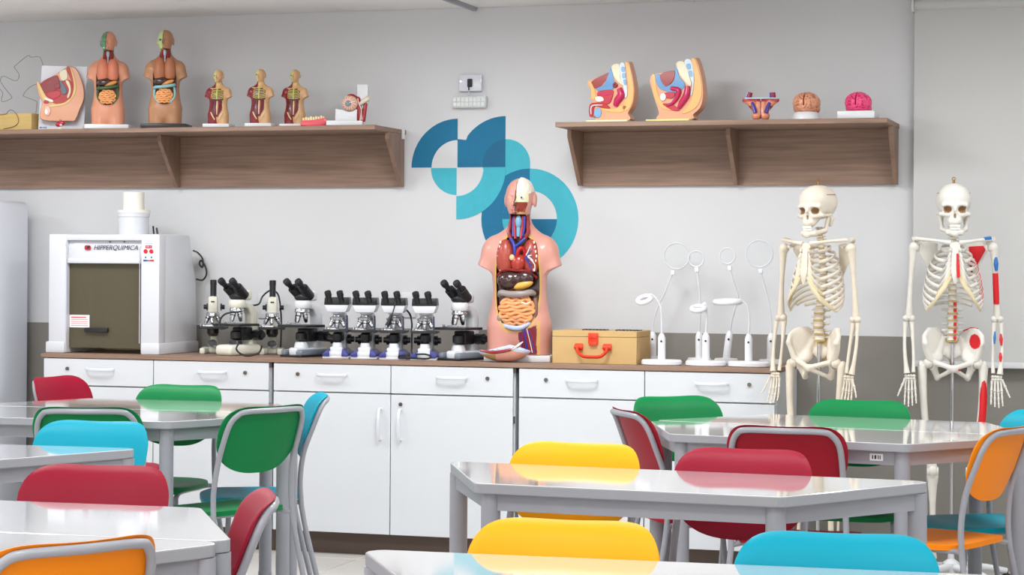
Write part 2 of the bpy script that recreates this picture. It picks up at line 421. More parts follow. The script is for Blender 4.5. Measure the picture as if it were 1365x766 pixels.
def cabinet(x0, x1, xm, label, dr, door_lock):
    t = thing('base_cabinet', label, 'cabinet', (x0, CF, 0), group='white cabinets under the worktop'); L = x1 - x0; mid = xm - x0
    wb = .018
    part('carcass', cat(box(0, wb, .003, .49, .10, .845), box(L - wb, L, .003, .49, .10, .845), box(wb, L - wb, .47, .49, .10, .845), box(wb, L - wb, .02, .47, .10, .118), box(wb, L - wb, .004, .47, .705, .722), box(mid - wb / 2, mid + wb / 2, .004, .47, .118, .845)), m_white, t, smooth=False)
    part('plinth', box(0, L, .055, .07, 0, .099), m_kick, t)
    for (a, b, hx, lx) in ((.004, mid - .002, dr[0], dr[1]), (mid + .002, L - .006, dr[2], dr[3])):
        d = part('drawer_front', box(a, b, -.018, 0, .722, .843, .0012, 1), m_white, t)
        h = part('handle', h_dr, None, d); h.location = (hx - x0, -.018, .797)
        k = part('lock', lock_m, None, d); k.location = (lx - x0, -.018, .797)
    for i, (a, b) in enumerate(((.004, mid - .002), (mid + .002, L - .006))):
        d = part('door', box(a, b, -.018, 0, .102, .716, .0012, 1), m_white, t)
        h = part('handle', h_do, None, d); h.location = ((b - .045) if i == 0 else (a + .045), -.018, .585)
        if i == 1 and door_lock: k = part('lock', lock_m, None, d); k.location = (a + .045, -.018, .675)
    part('edge_clip', box(L - .006, L + .006, -.012, .02, .822, .845, .002), m_kick, t)
    part('hinge', box(L - .006, L - .001, -.014, .004, .605, .635), m_lock, t)
    return t
def hx(px, py=500): return at_y(px, py, CF - .018).x
cabinet(-4.99, -3.853, -4.427, 'white base cabinet under the fume hood', (hx(134), hx(90), hx(283), hx(327)), True)
cabinet(-3.838, -2.712, -3.278, 'white base cabinet under the microscopes', (hx(443), hx(397), hx(603), hx(650)), True)
cabinet(-2.694, -1.575, -2.135, 'white base cabinet under the box and magnifier lamps', (hx(776), hx(728), hx(949), hx(999)), True)
tag(part('worktop', box(-5.0, -1.571, CF - .022, WALL_Y - .005, .846, CT, .0015, 1), m_wood), 'brown laminate worktop running along the white cabinets', 'worktop')

# ================================================================== tables
def round_poly(P, r, n=5):
    out = []; m = len(P)
    for i in range(m):
        p, a, b = Vector(P[i]), Vector(P[i - 1]), Vector(P[(i + 1) % m])
        u, v = (a - p).normalized(), (b - p).normalized(); h = u.angle(v) / 2; d = r / math.tan(h)
        c = p + (u + v).normalized() * (r / math.sin(h)); s, e = p + u * d - c, p + v * d - c
        for k in range(n + 1):
            q = s.lerp(e, k / n); out.append(tuple(c + q.normalized() * r))
    return out
TL, TS, TD, TH = .672, .392, .518, .75     # half long side, half short side, depth, height
TC = [(-TL, 0), (-TS, -TD), (TS, -TD), (TL, 0)]
top_me = mesh('table_top', prism(round_poly(TC, .035), TH - .026, TH, 'xy', .003, 2), [m_table, m_edge], smooth=False, matf=lambda c, n: 0 if n.z > .9 else 1)
def inset(k): return [(-TL + k * 1.75, -k), (-TS + k * .62, -TD + k), (TS - k * .62, -TD + k), (TL - k * 1.75, -k)]
LEG = [(-TL + .046, -.036), (-TS + .028, -TD + .045), (TS - .028, -TD + .045), (TL - .046, -.036)]
leg_me = mesh('leg', lathe([(.0245, .06), (.0245, TH - .027)], 20), m_grey_tube)
foot_me = mesh('foot', lathe([(.02, 0), (.0265, .004), (.0265, .10), (.0245, .105)], 20), M('grey_leg_sleeve', (140, 143, 148), .45))
def rail(a, b):
    a, b = Vector(a), Vector(b); d = (b - a).normalized(); n = Vector((-d.y, d.x)) * .011; a = a + d * .022; b = b - d * .022
    return prism([tuple(a + n), tuple(b + n), tuple(b - n), tuple(a - n)], TH - .070, TH - .0265)
rail_me = [mesh('apron_rail', rail(LEG[i], LEG[(i + 1) % 4]), m_grey_tube, smooth=False) for i in range(4)]
def table(cx, cy, deg, label):
    t = thing('trapezoid_table', label, 'table', (cx, cy, 0), R(deg), 'grey trapezoid school tables')
    part('table_top', top_me, None, t)
    for i, (a, b) in enumerate(LEG):
        l = part('leg', leg_me, None, t); l.location = (a, b, 0)
        part('foot', foot_me, None, l)
        part('apron_rail', rail_me[i], None, t)
    return t
table(-.815, 3.855, 3.0, 'grey topped trapezoid table in the foreground nearest the camera, before yellow and cyan chairs')
table(-1.242, 5.545, -3.2, 'grey topped trapezoid table between the foreground table and the skeleton side table pair')
t3 = table(-1.09, 7.185, -8.5, 'front half of the paired trapezoid tables before the skeletons')
table(-1.09, 7.191, 171.5, 'back half of the paired trapezoid tables before the skeletons')
table(-2.425, 3.785, 3.2, 'front half of the paired tables at lower left, beside the orange chair')
table(-2.425, 3.792, 183.2, 'back half of the paired tables at lower left, before the red chair')
table(-3.535, 5.588, 4.0, 'middle left trapezoid table in front of the cyan chair')
table(-3.68, 7.085, 3.0, 'front half of the far left table pair near the fume hood')
table(-3.68, 7.091, 183.0, 'back half of the far left table pair near the fume hood')
st = part('sticker', cat(box(-.021, .021, -.0015, 0, -.011, .011)), M('white_sticker', (238, 238, 238), .5), t3)
st.location = (.285, -TD + .033, TH - .047)
for a, b, w in ((-.012, .0, .004), (-.003, .0, .006), (.006, .0, .003), (.012, 0, .003)):
    q = part('bar_mark', box(-w / 2, w / 2, -.0004, 0, -.006, .006), m_black, st); q.location = (a, -.0015, b)

# ================================================================== chairs
def back_y(x, z):
    y = .150 + .37 * (z - .58) + 9 * max(0, z - .762) ** 2 + .9 * max(0, .625 - z) ** 2 * 3
    return y + .030 * (1 - (x / .19) ** 2)
def z_rng(u):
    a = abs(u); return .70 - .130 * (1 - a ** 2.6) ** (1 / 2.2), .70 + .110 * (1 - a ** 5.5) ** (1 / 2.6) - .007 * math.cos(min(1, a * 1.25) * math.pi / 2)
def back_shell():
    NU, NV = 36, 14; V = []; F = []
    us = [-math.cos(math.pi * i / NU) for i in range(NU + 1)]
    for side in (0, 1):
        for u in us:
            lo, hi = z_rng(min(.9995, max(-.9995, u)))
            for j in range(NV + 1):
                v = j / NV; z = lo + (hi - lo) * v; x = u * (.178 + .012 * min(1, max(0, (z - .58) / .16)))
                e = min(1, 4 * min(v, 1 - v, (1 - abs(u)) * 1.6) + .35)
                V.append((x, back_y(x, z) + (side - .5) * .012 * e, z))
    n1 = (NU + 1) * (NV + 1); I = lambda s, i, j: s * n1 + i * (NV + 1) + j
    for i in range(NU):
        for j in range(NV):
            F.append((I(0, i, j), I(0, i + 1, j), I(0, i + 1, j + 1), I(0, i, j + 1)))
            F.append((I(1, i, j + 1), I(1, i + 1, j + 1), I(1, i + 1, j), I(1, i, j)))
        F.append((I(0, i + 1, 0), I(0, i, 0), I(1, i, 0), I(1, i + 1, 0)))
        F.append((I(0, i, NV), I(0, i + 1, NV), I(1, i + 1, NV), I(1, i, NV)))
    for j in range(NV):
        F.append((I(0, 0, j), I(0, 0, j + 1), I(1, 0, j + 1), I(1, 0, j)))
        F.append((I(0, NU, j + 1), I(0, NU, j), I(1, NU, j), I(1, NU, j + 1)))
    return V, F
def seat_shell():
    NU, NV = 28, 20; V = []; F = []
    def S(u, v):                       # square to superellipse
        a = max(abs(u), abs(v)); 
        if a < 1e-6: return 0, 0
        th = math.atan2(v, u); n = 5.
        k = (abs(math.cos(th)) ** n + abs(math.sin(th)) ** n) ** (-1 / n); return a * k * math.cos(th), a * k * math.sin(th)
    for side in (0, 1):
        for i in range(NU + 1):
            for j in range(NV + 1):
                u, v = -1 + 2 * i / NU, -1 + 2 * j / NV; x, y = S(u, v); ed = max(abs(u), abs(v))
                z = .446 - .010 * (1 - x * x) * (1 - y * y) - .03 * max(0, -y - .62) ** 1.6 * 2 + .03 * max(0, y - .55) ** 2
                t = .016 if side == 0 else 0
                V.append((x * (.192 - .030 * max(0, y) ** 2), y * .183 - .002, z - t - .004 * ed ** 8))
    n1 = (NU + 1) * (NV + 1); I = lambda s, i, j: s * n1 + i * (NV + 1) + j
    for i in range(NU):
        for j in range(NV):
            F.append((I(1, i, j), I(1, i + 1, j), I(1, i + 1, j + 1), I(1, i, j + 1)))
            F.append((I(0, i, j + 1), I(0, i + 1, j + 1), I(0, i + 1, j), I(0, i, j)))
        F.append((I(1, i + 1, 0), I(1, i, 0), I(0, i, 0), I(0, i + 1, 0))); F.append((I(1, i, NV), I(1, i + 1, NV), I(0, i + 1, NV), I(0, i, NV)))
    for j in range(NV):
        F.append((I(1, 0, j), I(1, 0, j + 1), I(0, 0, j + 1), I(0, 0, j))); F.append((I(1, NU, j + 1), I(1, NU, j), I(0, NU, j), I(0, NU, j + 1)))
    return V, F
BK, ST = back_shell(), seat_shell()
TR = .0098
def fy(x, z): return back_y(x, z) + .006 + TR * .8
bf = []
for sx_ in (-1, 1):
    q = [(sx_ * .180, .172, .40), (sx_ * .178, .166, .50), (sx_ * .172, fy(.172, .60), .60), (sx_ * .171, fy(.171, .69), .69), (sx_ * .165, fy(.165, .745), .745), (sx_ * .147, fy(.147, .776), .776), (sx_ * .115, fy(.115, .789), .789)]
    bf.append(q)
path = spline(bf[0] + [(0, fy(0, .790), .790)] + bf[1][::-1], 6)
frame_me = mesh('back_frame', tube(path, TR, 10), m_grey_tube)
rear_me = [mesh('leg', tube(spline([(s * .180, .172, .405), (s * .187, .192, .30), (s * .203, .262, .012)], 5), TR, 10), m_grey_tube) for s in (-1, 1)]
front_me = [mesh('leg', tube(spline([(s * .165, .06, .424), (s * .166, -.09, .423), (s * .168, -.140, .410), (s * .173, -.158, .36), (s * .193, -.198, .012)], 6), TR, 10), m_grey_tube) for s in (-1, 1)]
railc_me = [mesh('seat_rail', cat(tube([(s * .165, .05, .424), (s * .162, .150, .424), ], TR * .9, 8), tube([(s * .150, .13, .424), (s * .181, .172, .42)], TR * .9, 8)), m_grey_tube) for s in (-1, 1)]
cross_me = mesh('crossbar', cat(tube([(-.168, -.09, .423), (.168, -.09, .423)], TR * .85, 8), tube([(-.168, .12, .424), (.168, .12, .424)], TR * .85, 8)), m_grey_tube)
glide_me = mesh('glide', lathe([(.010, 0), (.0135, .002), (.0125, .03), (.0105, .032)], 12), M('grey_rubber', (96, 97, 100), .6))
rivet_me = mesh('rivet', ball((0, 0, 0), (.005, .002, .005), 10, 6), None or m_grey_tube)
CHROMA = {'yellow': (246, 166, 6), 'cyan': (0, 150, 174), 'red': (144, 14, 42), 'green': (0, 118, 62), 'orange': (240, 134, 8), 'dark_red': (146, 14, 34), 'teal': (0, 150, 170)}
C_ME = {}
def chair(color, x, y, deg, label):
    """x, y: where the backrest's top edge stands; deg: 0 faces the camera side"""
    if color not in C_ME:
        m = M('plastic_' + color, CHROMA[color], .48, bump=.05, bscale=500, spec=.25)
        C_ME[color] = (mesh('backrest', BK, m, ang=60), mesh('seat', ST, m, ang=60), mesh('rivet', ball((0, 0, 0), (.0055, .0025, .0055), 10, 6), m))
    b, s, rv = C_ME[color]; a = R(deg)
    ox, oy = 0, back_y(0, .81) - .02
    t = thing('school_chair', label, 'chair', (x - (ox * math.cos(a) - oy * math.sin(a)), y - (ox * math.sin(a) + oy * math.cos(a)), 0), a, 'coloured plastic school chairs')
    bk = part('backrest', b, None, t)
    for sgn in (-1, 1):
        q = part('rivet', rv, None, bk); q.location = (sgn * .158, back_y(.158, .665) - .0065, .665)
    part('seat', s, None, t); part('back_frame', frame_me, None, t); part('crossbar', cross_me, None, t)
    for i, sgn in enumerate((-1, 1)):
        l = part('leg', rear_me[i], None, t); g = part('glide', glide_me, None, l); g.location = (sgn * .203, .262, 0)
        l = part('leg', front_me[i], None, t); g = part('glide', glide_me, None, l); g.location = (sgn * .193, -.198, 0)
        part('seat_rail', railc_me[i], None, t)
    return t
CH = [
 ('yellow', -1.11, 3.96, 3, 'yellow plastic chair tucked behind the foreground table, nearest yellow one'),
 ('cyan', -.59, 3.94, 5, 'cyan plastic chair tucked behind the foreground table at lower right'),
 ('yellow', -1.56, 5.67, -2, 'yellow plastic chair behind the middle right table, farther of the two yellow chairs'),
 ('red', -1.09, 5.65, -2, 'magenta red chair behind the middle right table, beside the yellow chair'),
 ('dark_red', -1.14, 6.49, 180, 'dark red chair seen from behind, in front of the skeleton side table pair'),
 ('dark_red', -1.785, 7.04, 122, 'dark red chair turned sideways at the left end of the skeleton side tables'),
 ('green', -1.79, 7.78, 42, 'green chair at the far left corner of the skeleton side tables, before the cabinets'),
 ('green', -1.09, 7.825, 0, 'green chair between the skeletons and the far side of their table pair'),
 ('orange', -.465, 6.76, -109, 'orange chair at the right edge, seat turned toward the skeleton side tables'),
 ('teal', -.42, 7.48, -52, 'cyan chair at the right edge behind the orange chair'),
 ('orange', -1.84, 3.38, 240, 'orange chair seen from behind at the lower left corner'),
 ('red', -2.465, 4.62, 8, 'red chair behind the lower left tables, facing the camera'),
 ('red', -1.84, 4.19, -62, 'red chair seen edge-on at the right end of the lower left tables'),
 ('cyan', -3.15, 5.88, 4, 'cyan chair behind the middle left table'),
 ('green', -3.49, 6.42, 197, 'green chair seen from behind at left, partly hidden by the cyan chair'),
 ('red', -4.52, 8.04, 83, 'dull red chair at far left below the fume hood'),
 ('green', -3.75, 7.71, 0, 'green chair on the far side of the far left table pair'),
 ('green', -2.94, 6.73, 246, 'green chair seen from behind with visible seat, before the white cabinets'),
 ('cyan', -3.03, 7.40, -62, 'cyan chair seen edge-on beside the green chair, before the white cabinets'),
 ('orange', -4.62, 6.60, 127, 'orange chair mostly out of frame at left, only its seat showing'),
]
for c in CH: chair(*c)
# ================================================================== fume hood
m_hood = M('hood_white_fibreglass', (212, 214, 220), .3, coat=.3, bump=.04, bscale=90)
m_in = M('hood_inner_panel', (214, 208, 190), .6)
m_sash = M('smoked_acrylic_sash', (112, 105, 86), .06, spec=.5)
_nt = m_sash.node_tree; _o = _nt.nodes['Material Output']; _b = _nt.nodes['Principled BSDF']
_tr = _nt.nodes.new('ShaderNodeBsdfTransparent'); _tr.inputs[0].default_value = (.70, .66, .54, 1)
_mx = _nt.nodes.new('ShaderNodeMixShader'); _mx.inputs[0].default_value = .55
_nt.links.new(_tr.outputs[0], _mx.inputs[1]); _nt.links.new(_b.outputs[0], _mx.inputs[2]); _nt.links.new(_mx.outputs[0], _o.inputs[0])
HY = 8.835
pl, pr = at_y(64, 470, HY), at_y(211.5, 472, HY)
HW = pr.x - pl.x; HH = at_y(212, 312, HY).z - CT
hd = thing('fume_hood', 'white laboratory fume hood with smoked glass sash on the worktop', 'fume hood', (pl.x, HY, CT))
xi0 = at_y(88, 420, HY).x - pl.x; xi1 = at_y(187, 420, HY).x - pl.x; zo = at_y(140, 351, HY).z - CT
prof = [(.03, 0), (.405, 0), (.40, .10), (.385, .32), (.315, HH), (.03, HH)]
part('side_panel', prism(prof, HW - .03, HW, 'yz', .006), m_hood, hd)
part('side_panel', prism(prof, .0, .03, 'yz', .006), m_hood, hd)
part('foot_trim', box(xi1 + .006, HW + .006, -.008, .408, 0, .052, .006), m_hood, hd)
part('foot_trim', box(-.01, xi0 - .004, -.008, .408, 0, .052, .006), m_hood, hd)
part('pillar', box(xi1, HW + .0005, 0, .07, 0, HH + .0005, .008), m_hood, hd)
part('pillar', box(-.0005, xi0, 0, .07, 0, HH + .0005, .008), m_hood, hd)
part('top_panel', box(.004, HW - .004, .004, .31, HH - .03, HH - .001, .006), m_hood, hd)
part('back_panel', prism([(.39, .002), (.398, .002), (.372, .32), (.305, HH - .03), (.297, HH - .03), (.364, .32)], .03, HW - .03, 'yz'), m_in, hd)
hb = part('header', prism([(.012, zo + .022), (.03, zo + .022), (.10, HH - .03), (.026, HH - .03)], xi0, xi1, 'yz', .003), m_hood, hd)
part('header_lip', box(xi0 + .001, xi1 - .001, .004, .04, zo, zo + .024, .004), m_hood, hd)
part('sash', box(xi0, xi1, .030, .035, .025, zo + .01), m_sash, hd, label='smoked brown transparent sash')
part('sash_handle', box(.178, .298, .012, .0295, .098, .119, .003), m_black, hd)
part('sash_cord', tube([(xi0 + .02, .05, zo - .01), (.20, .06, .135)], .0015, 5), m_whitep, hd)
nt_ = part('notice', box(xi0 + .003, xi0 + .106, .027, .0298, .118, .176), M('notice_paper', (250, 240, 240), .5), hd)
mr_ = M('notice_red_print', (222, 140, 150), .6)
for k in range(5):
    part('print_line', box(xi0 + .012, xi0 + (.098 if k else .09), .0262, .0269, .165 - k * .0095 - (.0025 if k == 0 else .0015), .165 - k * .0095 + (.0025 if k == 0 else .0015)), mr_ if k else M('notice_red_title', (214, 70, 80), .6), nt_)
part('trim_line', tube([(xi0 + .002, -.0005, .09), (xi0 + .002, -.0005, HH - .06), (xi0 - .006, -.0005, HH - .045)], .002, 6), M('trim_grey', (190, 190, 205), .5), hd)
part('trim_line', tube([(xi1 - .004, -.0005, .05), (xi1 - .004, -.0005, HH - .07), (xi1 + .002, -.0005, HH - .055)], .002, 6), MATS['trim_grey'], hd)
part('label_strip', box(.03, .0, -.009, -.0, 0, .001), m_hood, hd) if False else None
# header front slopes a little; the lettering sits just in front of it
lz = at_y(146, 330, HY).z - CT
hy = .0165
tx = at_y(152, 330, HY).x - pl.x
text('lettering', 'HIPPERQUIMICA', .0305, M('print_navy', (42, 34, 60), .5), hd, (tx, hy - .003, lz), rotv=(R(93), 0, 0), sx=1.02, shear=.35, ext=.0006)
lg = part('logo', prism(round_poly([(-.016, -.011), (.016, -.011), (.016, .011), (-.016, .011)], .008), 0, .001, 'xz'), M('logo_red', (176, 40, 52), .5), hd)
lg.location = (at_y(115, 330, HY).x - pl.x, hy - .003, lz)
q = part('logo_mark', prism([(-.004, -.008), (.012, .002), (.012, .008), (-.001, .006)], .001, .0018, 'xz'), m_black, lg)
for px in (144, 163): 
    q = part('screw', cyl((0, 0, 0), (0, -.003, 0), .004), m_lock, hd); q.location = (at_y(px, 322, HY).x - pl.x, hy + .004, at_y(px, 322, HY).z - CT)
cpn = at_y(198.5, 336, HY)
pn = part('control_panel', box(-.027, .027, -.0022, 0, -.047, .047, .001, 1), M('panel_film', (232, 236, 244), .3), hd); pn.location = (cpn.x - pl.x, 0, cpn.z - CT)
m_redp = M('red_button', (206, 18, 34), .3, coat=.4); m_bl = M('panel_blue', (52, 78, 140), .4)
part('display', box(-.017, .017, -.004, -.002, .018, .032, .001, 1), m_redp, pn)
text('display_digits', '200 V', .011, m_whitep, pn, (0, -.0045, .025))
for sx_ in (-1, 1):
    b = part('button', lathe([(.010, 0), (.010, .004), (.008, .006)], 18), m_redp, pn)
    b.rotation_euler = (R(90), 0, 0); b.location = (sx_ * .0145, -.002, .004)
    part('switch', box(sx_ * .0145 - .004, sx_ * .0145 + .004, -.005, -.002, -.028, -.019, .001, 1), M('switch_teal', (80, 130, 150), .4), pn)
part('stripe', prism([(-.026, -.033), (-.026, -.043), (.0, -.0415), (.0, -.036)], .0022, .003, 'xz'), m_bl, pn)
part('stripe', prism([(.0, -.036), (.0, -.0415), (.026, -.043), (.026, -.033)], .0022, .003, 'xz'), M('panel_red', (190, 60, 60), .4), pn)
part('title_line', box(-.022, .022, -.003, -.002, .039, .0415), M('panel_pale_blue', (150, 170, 205), .4), pn)
# chimney
dx = at_y(175.5, 300, HY + .12).x - pl.x
m_pvc = M('cream_pvc', (236, 232, 222), .4)
part('duct_collar', lathe([(.071, 0), (.071, .082), (.074, .084), (.074, .100), (.066, .104)], 36, (dx, .14, HH - .002)), m_hood, hd)
part('duct_flange', lathe([(.075, .0), (.077, .003), (.077, .012), (.07, .016)], 36, (dx, .14, HH + .098)), m_pvc, hd)
part('duct_pipe', lathe([(.049, .0), (.049, .074), (.0505, .074), (.0505, .086), (.046, .087), (.046, .06)], 36, (dx, .14, HH + .110)), m_pvc, hd)
part('cable', cat(tube([(dx + .075, .20, HH - .01), (dx + .06, .22, HH + .04)], .004, 8), tube([(dx + .095, .20, HH - .01), (dx + .083, .21, HH + .032)], .005, 8)), m_black, hd)
def hw(px, py, Y=9.27): v = at_y(px, py, Y); return (v.x - pl.x, v.y - HY, v.z - CT)
cb = [hw(258, 334, 9.2), hw(264, 337), hw(270, 345), hw(270, 356), hw(266, 352), hw(268, 347), hw(274, 356), hw(275, 366), hw(270, 373), hw(262, 372, 9.22)]
part('power_cord', tube(spline(cb, 6), .0042, 8), m_black, hd)

# ================================================================== microscopes
m_cream = M('cream_enamel', (222, 220, 205), .35, coat=.3)
m_scope_w = M('white_enamel', (216, 218, 222), .3, coat=.3)
m_blue_s = M('navy_blue_enamel', (62, 66, 140), .35, coat=.2)
m_slate = M('slate_grey_enamel', (120, 130, 140), .35, coat=.2)
m_bk = M('satin_black', (30, 31, 33), .38, coat=.1)
m_steel = M('polished_steel', (196, 198, 202), .18, .9)
m_lens = M('coated_lens', (36, 38, 56), .08, coat=1.)
def objective(parent, p, d, L, m=None):
    d = Vector(d).normalized(); a = Vector(p)
    o = part('objective', cat(tube([a, a + d * L * .45], [.0112, .0112], 12), tube([a + d * L * .45, a + d * L * .8, a + d * L], [.0102, .009, .006], 12)), m or m_steel, parent)
    part('ring', tube([a + d * L * .30, a + d * L * .40], [.0118, .0118], 12), m_bk, o)
def eyepiece(parent, a, d, L=.05, r=.0125):
    d = Vector(d).normalized(); a = Vector(a)
    e = part('eyepiece', cat(tube([a, a + d * L * .55], r * .95, 14), tube([a + d * L * .5, a + d * L * .62, a + d * L * .95, a + d * L], [r * 1.0, r * 1.22, r * 1.22, r * 1.1], 16)), m_bk, parent)
    part('eye_lens', tube([a + d * (L - .001), a + d * (L + .0006)], [r * .75, r * .75], 14), m_lens, e)
def stage_group(t, z, w=.075, d=.062, y0=-.04, col=None):
    s = part('stage', box(-w, w, y0 - d, y0 + d, z, z + .011, .002, 1), m_bk, t)
    part('slide_holder', cat(box(-w * .7, w * .1, y0 - .02, y0 - .012, z + .011, z + .016), box(-w * .75, -w * .55, y0 - .03, y0 + .02, z + .011, z + .018, .001, 1), cyl((-w * .9, y0 - .01, z + .011), (-w * .9, y0 - .01, z + .022), .005)), m_steel, s)
    return s
def knobs(t, z, y, x, r=.021):
    for sg in (-1, 1):
        k = part('focus_knob', tube([(sg * .03, y, z), (sg * x, y, z)], r, 20), m_bk, t)
        part('fine_knob', tube([(sg * x, y, z), (sg * (x + .014), y, z)], r * .62, 16), m_bk, k)
def scope_blue(loc, rz, label):
    t = thing('microscope', label, 'microscope', loc, rz, 'microscopes on the worktop')
    part('base', prism([(-.033, -.105), (.033, -.105), (.037, .095), (-.037, .095)], 0.006, .034, 'xy', .006), m_scope_w, t)
    for sg in (-1, 1):
        part('base_side', rot(prism([(sg * .026, .010), (sg * .058, .010), (sg * .058, .022), (sg * .030, .044)], -.085, .112, 'xz', .004), 'Z', 0), m_blue_s, t)
    part('base_pad', prism([(-.0585, -.106), (.0585, -.106), (.0585, .090), (-.0585, .090)], 0, .012, 'xy', .003), m_scope_w, t)
    part('illuminator', cat(box(-.028, .028, -.09, -.02, .03, .052, .006), lathe([(.024, .0), (.022, .012), (.02, .02)], 20, (0, -.05, .05))), m_scope_w, t)
    part('light_lens', lathe([(.018, 0), (.018, .004), (.014, .007)], 20, (0, -.05, .07)), m_bk, t)
    part('condenser', cat(lathe([(.018, 0), (.022, .006), (.022, .03), (.016, .034)], 20, (0, -.05, .078)), box(-.02, .02, -.05, .02, .075, .115, .004)), m_bk, t)
    part('arm', prism([(.03, .03), (.085, .03), (.085, .17), (.07, .20), (.02, .205), (-.03, .20), (-.03, .186), (.02, .182), (.036, .165), (.036, .10)], -.026, .026, 'yz', .006), m_scope_w, t)
    part('arm_stripe', cat(*[prism([(.045, .11), (.078, .11), (.078, .166), (.066, .188), (.045, .19)], sg * .0255, sg * .0295, 'yz', .001, 1) for sg in (-1, 1)]), m_blue_s, t)
    stage_group(t, .118, .058)
    knobs(t, .082, .055, .046, .022)
    part('nosepiece', cat(lathe([(.024, 0), (.035, .004), (.036, .014), (.024, .020)], 24, (0, -.045, .168)), lathe([(.022, 0), (.02, .006)], 24, (0, -.045, .186))), m_steel, t)
    objective(t, (0, -.058, .17), (0, -.15, -1), .04); objective(t, (-.018, -.05, .17), (-.55, -.35, -1), .036); objective(t, (.018, -.05, .17), (.5, -.35, -1), .034)
    hd_ = part('head', prism([(-.042, .205), (.042, .205), (.057, .242), (-.057, .242)], -.02, .085, 'xz', .005), m_scope_w, t)
    part('neck_ring', lathe([(.028, 0), (.028, .01)], 24, (0, -.03, .197)), m_scope_w, t)
    part('head_cover', prism([(-.056, .238), (.056, .238), (.053, .272), (-.053, .272)], -.005, .088, 'xz', .004), m_bk, t)
    for sg in (-1, 1): eyepiece(t, (sg * .027 - .002, -.082, .250), (-.16, -.42, .88), .054, .0125)
    return t
def scope_cream(loc, rz, label, kind='cream', base_h=1., tall=1.):
    body = m_cream if kind == 'cream' else m_scope_w
    t = thing('microscope', label, 'microscope', loc, rz, 'microscopes on the worktop')
    if kind == 'cream':
        part('base', prism([(-.05, -.13), (.05, -.13), (.056, .08), (-.056, .08)], 0, .05, 'xy', .018, 3), body, t)
    else:
        part('base', prism([(-.024, -.10), (.024, -.10), (.05, .09), (-.05, .09)], 0.008, .042, 'xy', .008), body, t)
        for sg in (-1, 1): part('base_side', prism([(sg * .03, -.118), (sg * .061, -.11), (sg * .061, .09), (sg * .045, .09)], .008, .034, 'xy', .01), m_slate, t)
        part('base_pad', prism([(-.062, -.115), (.062, -.115), (.062, .09), (-.062, .09)], 0, .010, 'xy', .003), m_bk, t)
    part('illuminator', lathe([(.034, .0), (.03, .02), (.026, .03), (.02, .031)], 24, (0, -.04, .036)), body if kind != 'cream' else m_bk, t)
    part('condenser', cat(lathe([(.018, 0), (.026, .006), (.026, .034), (.018, .04)], 20, (0, -.04, .072)), box(-.032, .032, -.03, .04, .068, .128, .006)), m_bk, t)
    part('arm', prism([(.03, .03), (.082, .03), (.088, .12), (.085, .19), (.06, .228), (.02, .238), (-.02, .238), (-.02, .218), (.02, .212), (.042, .185), (.046, .13)], -.024, .024, 'yz', .009, 3), body, t)
    stage_group(t, .134, .082, .07)
    knobs(t, .092, .055, .07, .024)
    part('nosepiece', lathe([(.026, 0), (.035, .006), (.034, .016), (.03, .022)], 24, (0, -.035, .196)), m_steel, t)
    for k, (dx_, dy_) in enumerate(((0, -.02), (-.02, -.002), (.02, -.002), (0, .018))):
        objective(t, (dx_, -.035 + dy_, .198), (dx_ * 14, dy_ * 14, -1), .045 if k != 2 else .03, m_steel if kind == 'cream' else (m_bk if k % 2 else m_steel))
    part('neck', lathe([(.036, 0), (.04, .008), (.04, .03), (.036, .036)], 28, (0, -.03, .218)), body, t)
    part('head', prism([(-.02, .25), (.035, .252), (.038, .285), (.02, .302), (-.03, .275)], -.034, .034, 'yz', .01, 3), body, t)
    d = Vector((0, -.80, .60))
    pb = part('binocular_body', cat(*[tube([Vector((sg * .022, -.014, .272)), Vector((sg * .032, -.014, .272)) + d * .066], [.027, .0225], 18) for sg in (-1, 1)], ball((0, -.03, .27), (.045, .032, .024))), m_bk, t)
    for sg in (-1, 1): eyepiece(t, Vector((sg * .034, -.014, .272)) + d * .064, d, .056, .0135)
    return t
def scope_mono(loc, rz, label):
    t = thing('microscope', label, 'microscope', loc, rz, 'microscopes on the worktop')
    part('base', prism([(-.055, -.09), (-.03, -.09), (-.02, -.01), (.02, -.01), (.03, -.09), (.055, -.09), (.055, .08), (-.055, .08)], 0, .028, 'xy', .006), m_cream, t)
    part('pillar', prism([(.035, .02), (.075, .02), (.075, .11), (.06, .18), (.035, .21), (.02, .20), (.045, .15), (.04, .10)], -.016, .016, 'yz', .005), m_cream, t)
    part('condenser', cat(lathe([(.02, 0), (.028, .01), (.028, .03)], 20, (0, -.02, .085)), box(-.02, .02, -.03, .04, .08, .112, .004)), m_bk, t)
    part('mirror', xf(lathe([(.02, 0), (.022, .004), (.02, .008)], 18), Matrix.Translation((0, -.03, .045)) @ Matrix.Rotation(R(50), 4, 'X')), m_steel, t)
    stage_group(t, .116, .06, .055, -.02)
    knobs(t, .215, .045, .035, .017)
    part('tube_body', prism([(-.022, .19), (.022, .19), (.02, .265), (-.02, .265)], -.022, .03, 'xz', .006), m_cream, t)
    part('badge', box(-.008, .008, -.0325, -.0295, .238, .244), m_bk, t)
    part('nosepiece', lathe([(.022, 0), (.033, .004), (.031, .016), (.02, .022)], 24, (0, -.02, .172)), m_steel, t)
    for dx_, dy_ in ((0, -.018), (-.018, .004), (.018, .004)): objective(t, (dx_, -.02 + dy_, .176), (dx_ * 26, dy_ * 26 - .2, -1), .042)
    part('draw_tube', lathe([(.0145, 0), (.0145, .055), (.0155, .056), (.0155, .078), (.012, .08)], 18, (0, -.004, .263)), m_bk, t)
    part('collar', lathe([(.019, 0), (.019, .006)], 18, (0, -.004, .261)), m_steel, t)
    return t
def on_top(px, Y): v = at_y(px, 470, Y); return (v.x, Y, CT)
